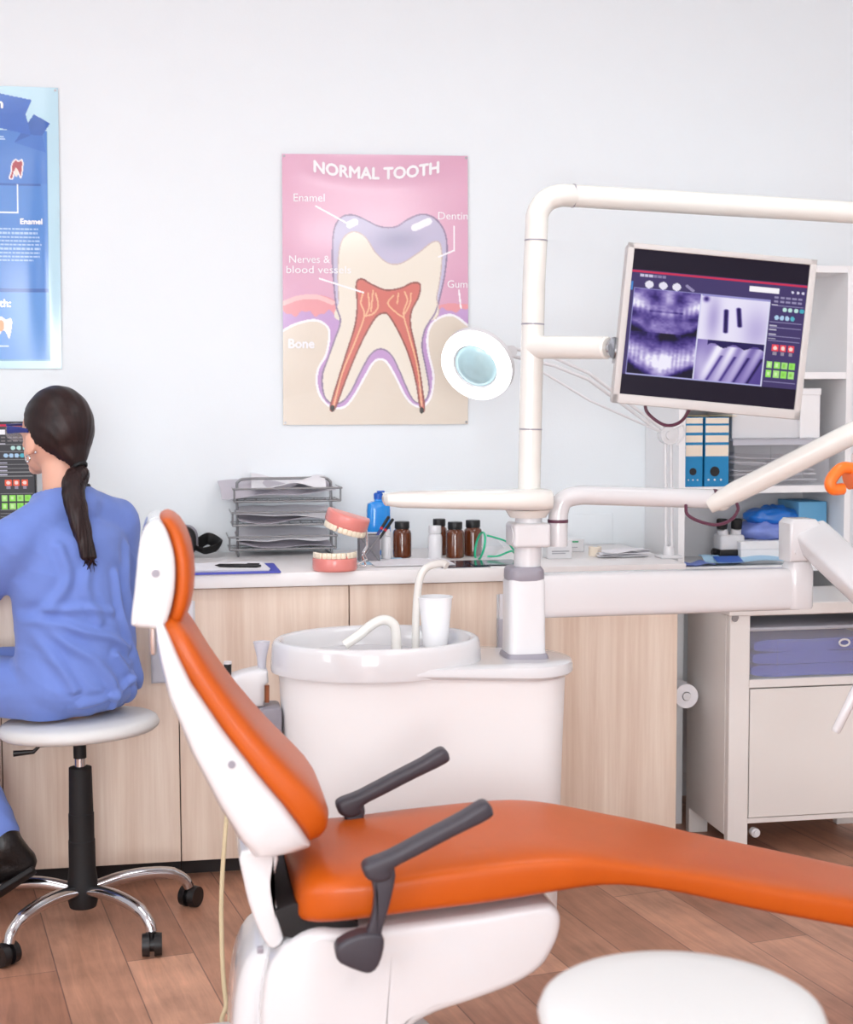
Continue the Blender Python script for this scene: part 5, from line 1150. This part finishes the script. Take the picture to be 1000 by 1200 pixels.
# --- body: one continuous skin
bm = nb()
ell(bm, head, (.073, .094, .103), FR, 32); ell(bm, head+f*.045-U*.055, (.052, .05, .052), FR, 24); ell(bm, head+f*.078-U*.095, (.024, .018, .018), FR, 16)
caps(bm, head+f*.098-U*.005, head+f*.118-U*.035, .008, .013, 12); ell(bm, head+f*.095-U*.066, (.024, .008, .009), FR, 12)
for s in (-1, 1):
    ell(bm, head+r*s*.077-U*.028+f*.0, (.009, .019, .031), FR, 16); ell(bm, head+r*s*.079-U*.05+f*.003, (.008, .010, .011), FR, 12); ell(bm, head+r*s*.035+f*.085-U*.0, (.013, .008, .010), FR, 12)
caps(bm, head-f*.018-U*.06, nk+f*.02-U*.0, .049, .054); caps(bm, nk+f*.022, nk+f*.01-U*.06, .054, .060)
for z, a, b in ((.09, .15, .11), (.22, .12, .09), (.34, .13, .09), (.45, .14, .085)): ell(bm, W(0, tor(z), z), (a, b, .10), FR, 24)
caps(bm, sL, sR, .045, .045)
for s, e, h in ((sL, eL, hL), (sR, eR, hR)):
    chain(bm, [s, e, h], [.046, .037, .026])
    pd = (h-e); pd.z = 0; pd.normalize(); sd = pd.cross(U)
    caps(bm, h, h+pd*.07, .026, .028, 12)
    ell(bm, h+pd*.05, (.040, .045, .014), Matrix((sd, pd, U)).transposed(), 16)
    for k in range(4):
        q = h+pd*.085+sd*(k-1.5)*.020; L = [.062, .074, .07, .052][k if s is sL else 3-k]
        chain(bm, [q-pd*.02, q+pd*L*.5-U*.002, q+pd*L*.85-U*.012, q+pd*L-U*.022], [.0095, .0088, .008, .007], 10)
    q = h+pd*.03-sd*.03*(1 if s is sR else -1); chain(bm, [q, q+pd*.03-sd*.02*(1 if s is sR else -1)-U*.006, q+pd*.055-sd*.022*(1 if s is sR else -1)-U*.014], [.012, .010, .008], 10)
for hp, k, a in ((hipL, kL, aL), (hipR, kR, aR)): chain(bm, [hp, k, a], [.075, .052, .036])
bm = remesh(bm, .0062, 5); obj('body', bm, M['skin'], per, sharp=180)
# --- scrubs
FOLD = [(((-.15, .27), (-.08, .235), (.0, .21), (.07, .17)), .009, .011), (((-.15, .26), (-.10, .20), (-.04, .15), (.0, .09), (.02, .03)), .010, .012), (((-.14, .285), (-.06, .285), (.02, .27)), .006, .010), (((-.16, .25), (-.13, .17), (-.10, .09)), .009, .010),
        (((.12, .42), (.10, .33), (.13, .22), (.17, .12)), .008, .014), (((.05, .36), (.06, .25), (.11, .14), (.13, .06)), .008, .011), (((.16, .30), (.155, .2), (.18, .08)), .006, .010), (((.02, .16), (.07, .09), (.10, .03)), .009, .011), (((-.08, .05), (.0, .06), (.08, .10)), .007, .010), (((-.10, .44), (-.09, .36), (-.13, .29)), .008, .011), (((-.03, .40), (-.05, .33), (-.02, .25)), .006, .012)]
FOLD = [(np.array(smo(p, 6)), a, w) for p, a, w in FOLD]
def folds(bm, amp, seed, back=True):
    bm.normal_update(); vs = bm.verts[:]
    co_ = np.array([v.co for v in vs])-np.array(base); a = co_ @ np.array(r); b = co_ @ np.array(f); c = co_[:, 2]; h = np.zeros(len(vs))
    if back:
        m = np.clip((.05-b)*12, 0, 1)
        for p, am, w in FOLD: d = segdist(a, c, [tuple(q) for q in p]); h += m*am*(np.exp(-(d/w)**2)-.45*np.exp(-((d-w*1.9)/w)**2))
    for i, v in enumerate(vs):
        p = v.co; d1 = a[i]*.8+c[i]*.9; d2 = a[i]*.9-c[i]*.8
        n1 = noise.noise(V((d1*17+seed, d2*4, b[i]*7))); n3 = noise.noise(p*11+V((seed, 0, 0)))
        h[i] += amp*((1-abs(n1)*2.6)*.6+n3*.5)
    for i, v in enumerate(vs): v.co = v.co+v.normal*h[i]
bm = nb()
for k in range(26):
    z = .085+k*.345/25; t_ = k/25; ell(bm, W(0, tor(z)-.004, z), (.170-.012*math.sin(PI*min(1, t_*1.3)), .143-.028*t_, .09), FR, 28)
caps(bm, sL-r*-.02-U*.02, sR+r*-.02-U*.02, .064, .064); caps(bm, nk-U*.05+r*-.05, sL, .060, .062); caps(bm, nk-U*.05+r*.05, sR, .060, .062); ell(bm, nk-U*.035+f*.012, (.098, .088, .062), FR, 28)
for s, e, h in ((sL, eL, hL), (sR, eR, hR)):
    m_ = e.lerp(h, .72); chain(bm, [s, s.lerp(e, .5), e, m_], [.066, .066, .060, .052])
for hp, k in ((hipL, kL), (hipR, kR)): caps(bm, hp, hp.lerp(k, .35), .090, .078)
bm = remesh(bm, .0085, 6); bm = evaluated(bm, [('SUBSURF', dict(levels=1))]); folds(bm, .0034, 2.2)
for v in bm.verts:                                           # open neckline at the back collar, flat where it meets the seat
    v.co.z = max(v.co.z, base.z+.004) if (V((v.co.x, v.co.y, 0))-V((sc_.x, sc_.y, 0))).length < .21 and v.co.z > base.z-.11 else v.co.z
nkc = nk+f*.03+U*.01; dl = [v for v in bm.verts if (v.co-nkc).dot(U*.96+f*.25) > -.006 and V(((v.co-nkc).x, (v.co-nkc).y, 0)).length < .082]
bmesh.ops.delete(bm, geom=dl, context='VERTS'); top_o = obj('scrub_top', bm, M['scrub'], per, sharp=180)
bm = nb(); ell(bm, W(0, .0, .075), (.165, .135, .075), FR, 28)
for hp, k, a in ((hipL, kL, aL), (hipR, kR, aR)): chain(bm, [hp, hp.lerp(k, .5), k, k.lerp(a, .5), a+(k-a).normalized()*.022], [.085, .080, .068, .064, .052])
bm = remesh(bm, .0085, 6); folds(bm, .005, 7.7, False)
for v in bm.verts: v.co.z = max(v.co.z, base.z+.002) if (V((v.co.x, v.co.y, 0))-V((sc_.x, sc_.y, 0))).length < .21 and v.co.z > base.z-.11 else v.co.z
obj('scrub_trousers', bm, M['scrub'], per, sharp=180)
bm = nb(); tube(bm, [nkc-U*.018+r*.008+r*.062*math.cos(a)+f*(.062*math.sin(a)+.0)-U*(.014*math.sin(a))+U*.010*math.cos(a) for a in [2*PI*k/32 for k in range(32)]], .010, 10, closed=True, flat=(.6, 1.2)); obj('undershirt_collar', bm, M['blackm'], per)
# --- boots
for an, kn, toe, heel in ((aL, kL, toeL, heelL), (aR, kR, V((aR.x-.17, aR.y+.08, .03)), V((aR.x+.05, aR.y-.02, .035)))):
    ax = (kn-an).normalized(); bm = nb()
    caps(bm, an+ax*.05, an, .045, .046); caps(bm, an-ax*.01, heel, .046, .036); d = (toe-heel)
    chain(bm, [heel, heel+d*.55+ax*.03, toe-d*.1+ax*.0], [.038, .043, .036]); caps(bm, an, heel+d*.6+ax*.03, .048, .042)
    bm = remesh(bm, .006, 5); bo = obj('boot', bm, M['leather'], per, sharp=180)
    bm = nb(); dn = d.normalized(); sdv = dn.cross(ax).normalized(); nn = sdv.cross(dn).normalized(); nn = nn if nn.dot(ax) > 0 else -nn
    o_ = heel-nn*.034; rings = [se(o_+d*t_, sdv, nn, w, .009, 4, 20) for t_, w in ((-.12, .016), (-.06, .03), (.2, .033), (.6, .041), (.9, .036), (1.04, .02))]
    loft(bm, rings); obj('sole', bm, M['blackm'], bo)
# --- hair
hc = head-f*.016+U*.012; tie = head-f*.094-U*.086
bm = nb(); ell(bm, hc, (.086, .099, .107), FR, 40)
for k in range(8): ell(bm, hc.lerp(tie, k/7*.95), .084-.066*(k/7)**1.25, FR, 24)
bm = remesh(bm, .0055, 8)
for v in bm.verts:
    q = v.co-hc; ang = math.atan2(q.dot(r), q.dot(U)+.12); v.co += v.normal*(.0005*math.sin(ang*46+q.length*30))
dl = [v for v in bm.verts if (v.co-head).dot(f)-(v.co-head).dot(U)*.92 > -.004+.012*noise.noise(v.co*40) and (v.co-head).dot(f) > -.085]
bmesh.ops.delete(bm, geom=dl, context='VERTS'); hair = obj('hair', bm, M['hair'], per, sharp=180)
tp = tie; path = [tie+f*.01+U*.004, tie-f*.004-U*.016, at(86, 570, y=tie.y-.045), at(90, 598, y=tie.y-.075), at(97, 625, y=tie.y-.083), at(102, 645, y=tie.y-.085), at(104, 657, y=tie.y-.085)]
pp = catm(path, 6); n_ = len(pp); rad = [.014+.019*math.sin(PI*min(1, (i/n_)*1.15)**.8)*(1 if i/n_ < .87 else .8) for i in range(n_)]; rad = [max(q, .023) if i > n_*.5 else q for i, q in enumerate(rad)]; rad[-1] = .010; rad[-2] = .016
bm = nb(); tube(bm, pp, rad, 28, flat=(1.0, .62)); bm = evaluated(bm, [('SUBSURF', dict(levels=1))])
for v in bm.verts:
    s_ = noise.noise(V((v.co.x*160, v.co.y*160, v.co.z*7))); v.co += v.normal*.0035*s_ if True else 0
rr = random.Random(5)
for k in range(46):                                          # loose strands and the ragged tip
    i0 = rr.randint(4, n_-12); a = rr.uniform(0, 2*PI); pts = []
    for j in range(i0, n_):
        t_ = (j-i0)/(n_-i0); R_ = rad[j]*.8+.004*t_
        pts.append(pp[j]+rgt*R_*math.cos(a)*.9+fwd*R_*math.sin(a)*.5)
    pts.append(pts[-1]+V((rr.uniform(-.012, .012), 0, -rr.uniform(.004, .034))))
    tube(bm, pts, [.0018]*(len(pts)-1)+[.0005], 5)
obj('ponytail', bm, M['hair'], hair, sharp=180)
bm = nb(); cd = (path[1]-path[0]).normalized(); F2 = fr(cd); tube(bm, [tie+cd*.002+F2.col[0]*.0175*math.cos(a)+F2.col[1]*.0175*math.sin(a) for a in [2*PI*k/20 for k in range(20)]], .0055, 8, closed=True); obj('hair_tie', bm, M['blackm'], hair)
# --- glasses, earrings, hair pin
gl = bpy.data.objects.new('glasses', None); C.objects.link(gl); gl.parent = per
for s in (-1, 1):
    bm = nb(); tube(bm, [head+r*s*.081+f*.0+U*.004, head+r*s*.082+f*.045+U*.006, head+r*s*.080+f*.085+U*.006], [.004, .0062, .0085], 10, flat=(.5, 1.3)); obj('temple_arm', bm, M['navy'], gl)
    bm = nb(); ell(bm, head+r*s*.036+f*.112+U*.0, (.034, .003, .024), FR, 24); obj('lens', bm, M['clear'], gl)
bm = nb(); tube(bm, [head+r*a+f*(.112-abs(a)*.28)+U*.018 for a in (-.08, -.05, -.02, .02, .05, .08)], .003, 8); obj('brow_bar', bm, M['navy'], gl)
for s in (-1, 1):
    bm = nb(); e0 = head+r*s*.083-U*.066+f*.002; tube(bm, [e0+f*.0085*math.cos(a)+U*.0085*math.sin(a) for a in [2*PI*k/16 for k in range(16)]], .002, 8, closed=True); ell(bm, e0-U*.008, .0035, None, 10); obj('earring', bm, M['chrome'], per)
bm = nb(); ell(bm, head+r*-.083-f*.03-U*.05, .0035, None, 10); obj('hair_pin', bm, M['chrome'], hair)
# ================================================================ LOOK
s = bpy.context.scene
s.view_settings.view_transform = 'Standard'; s.view_settings.look = 'None'; s.view_settings.gamma = 1; s.view_settings.use_curve_mapping = False
s.view_settings.exposure = -0.18
s.cycles.use_denoising = True
s.cycles.max_bounces = 8; s.cycles.diffuse_bounces = 4; s.cycles.glossy_bounces = 4; s.cycles.transmission_bounces = 6; s.cycles.transparent_max_bounces = 12
s.cycles.sample_clamp_indirect = 6

print('SEAT', sc_, zs, base, 'knees', kL, kR, 'nk', nk)
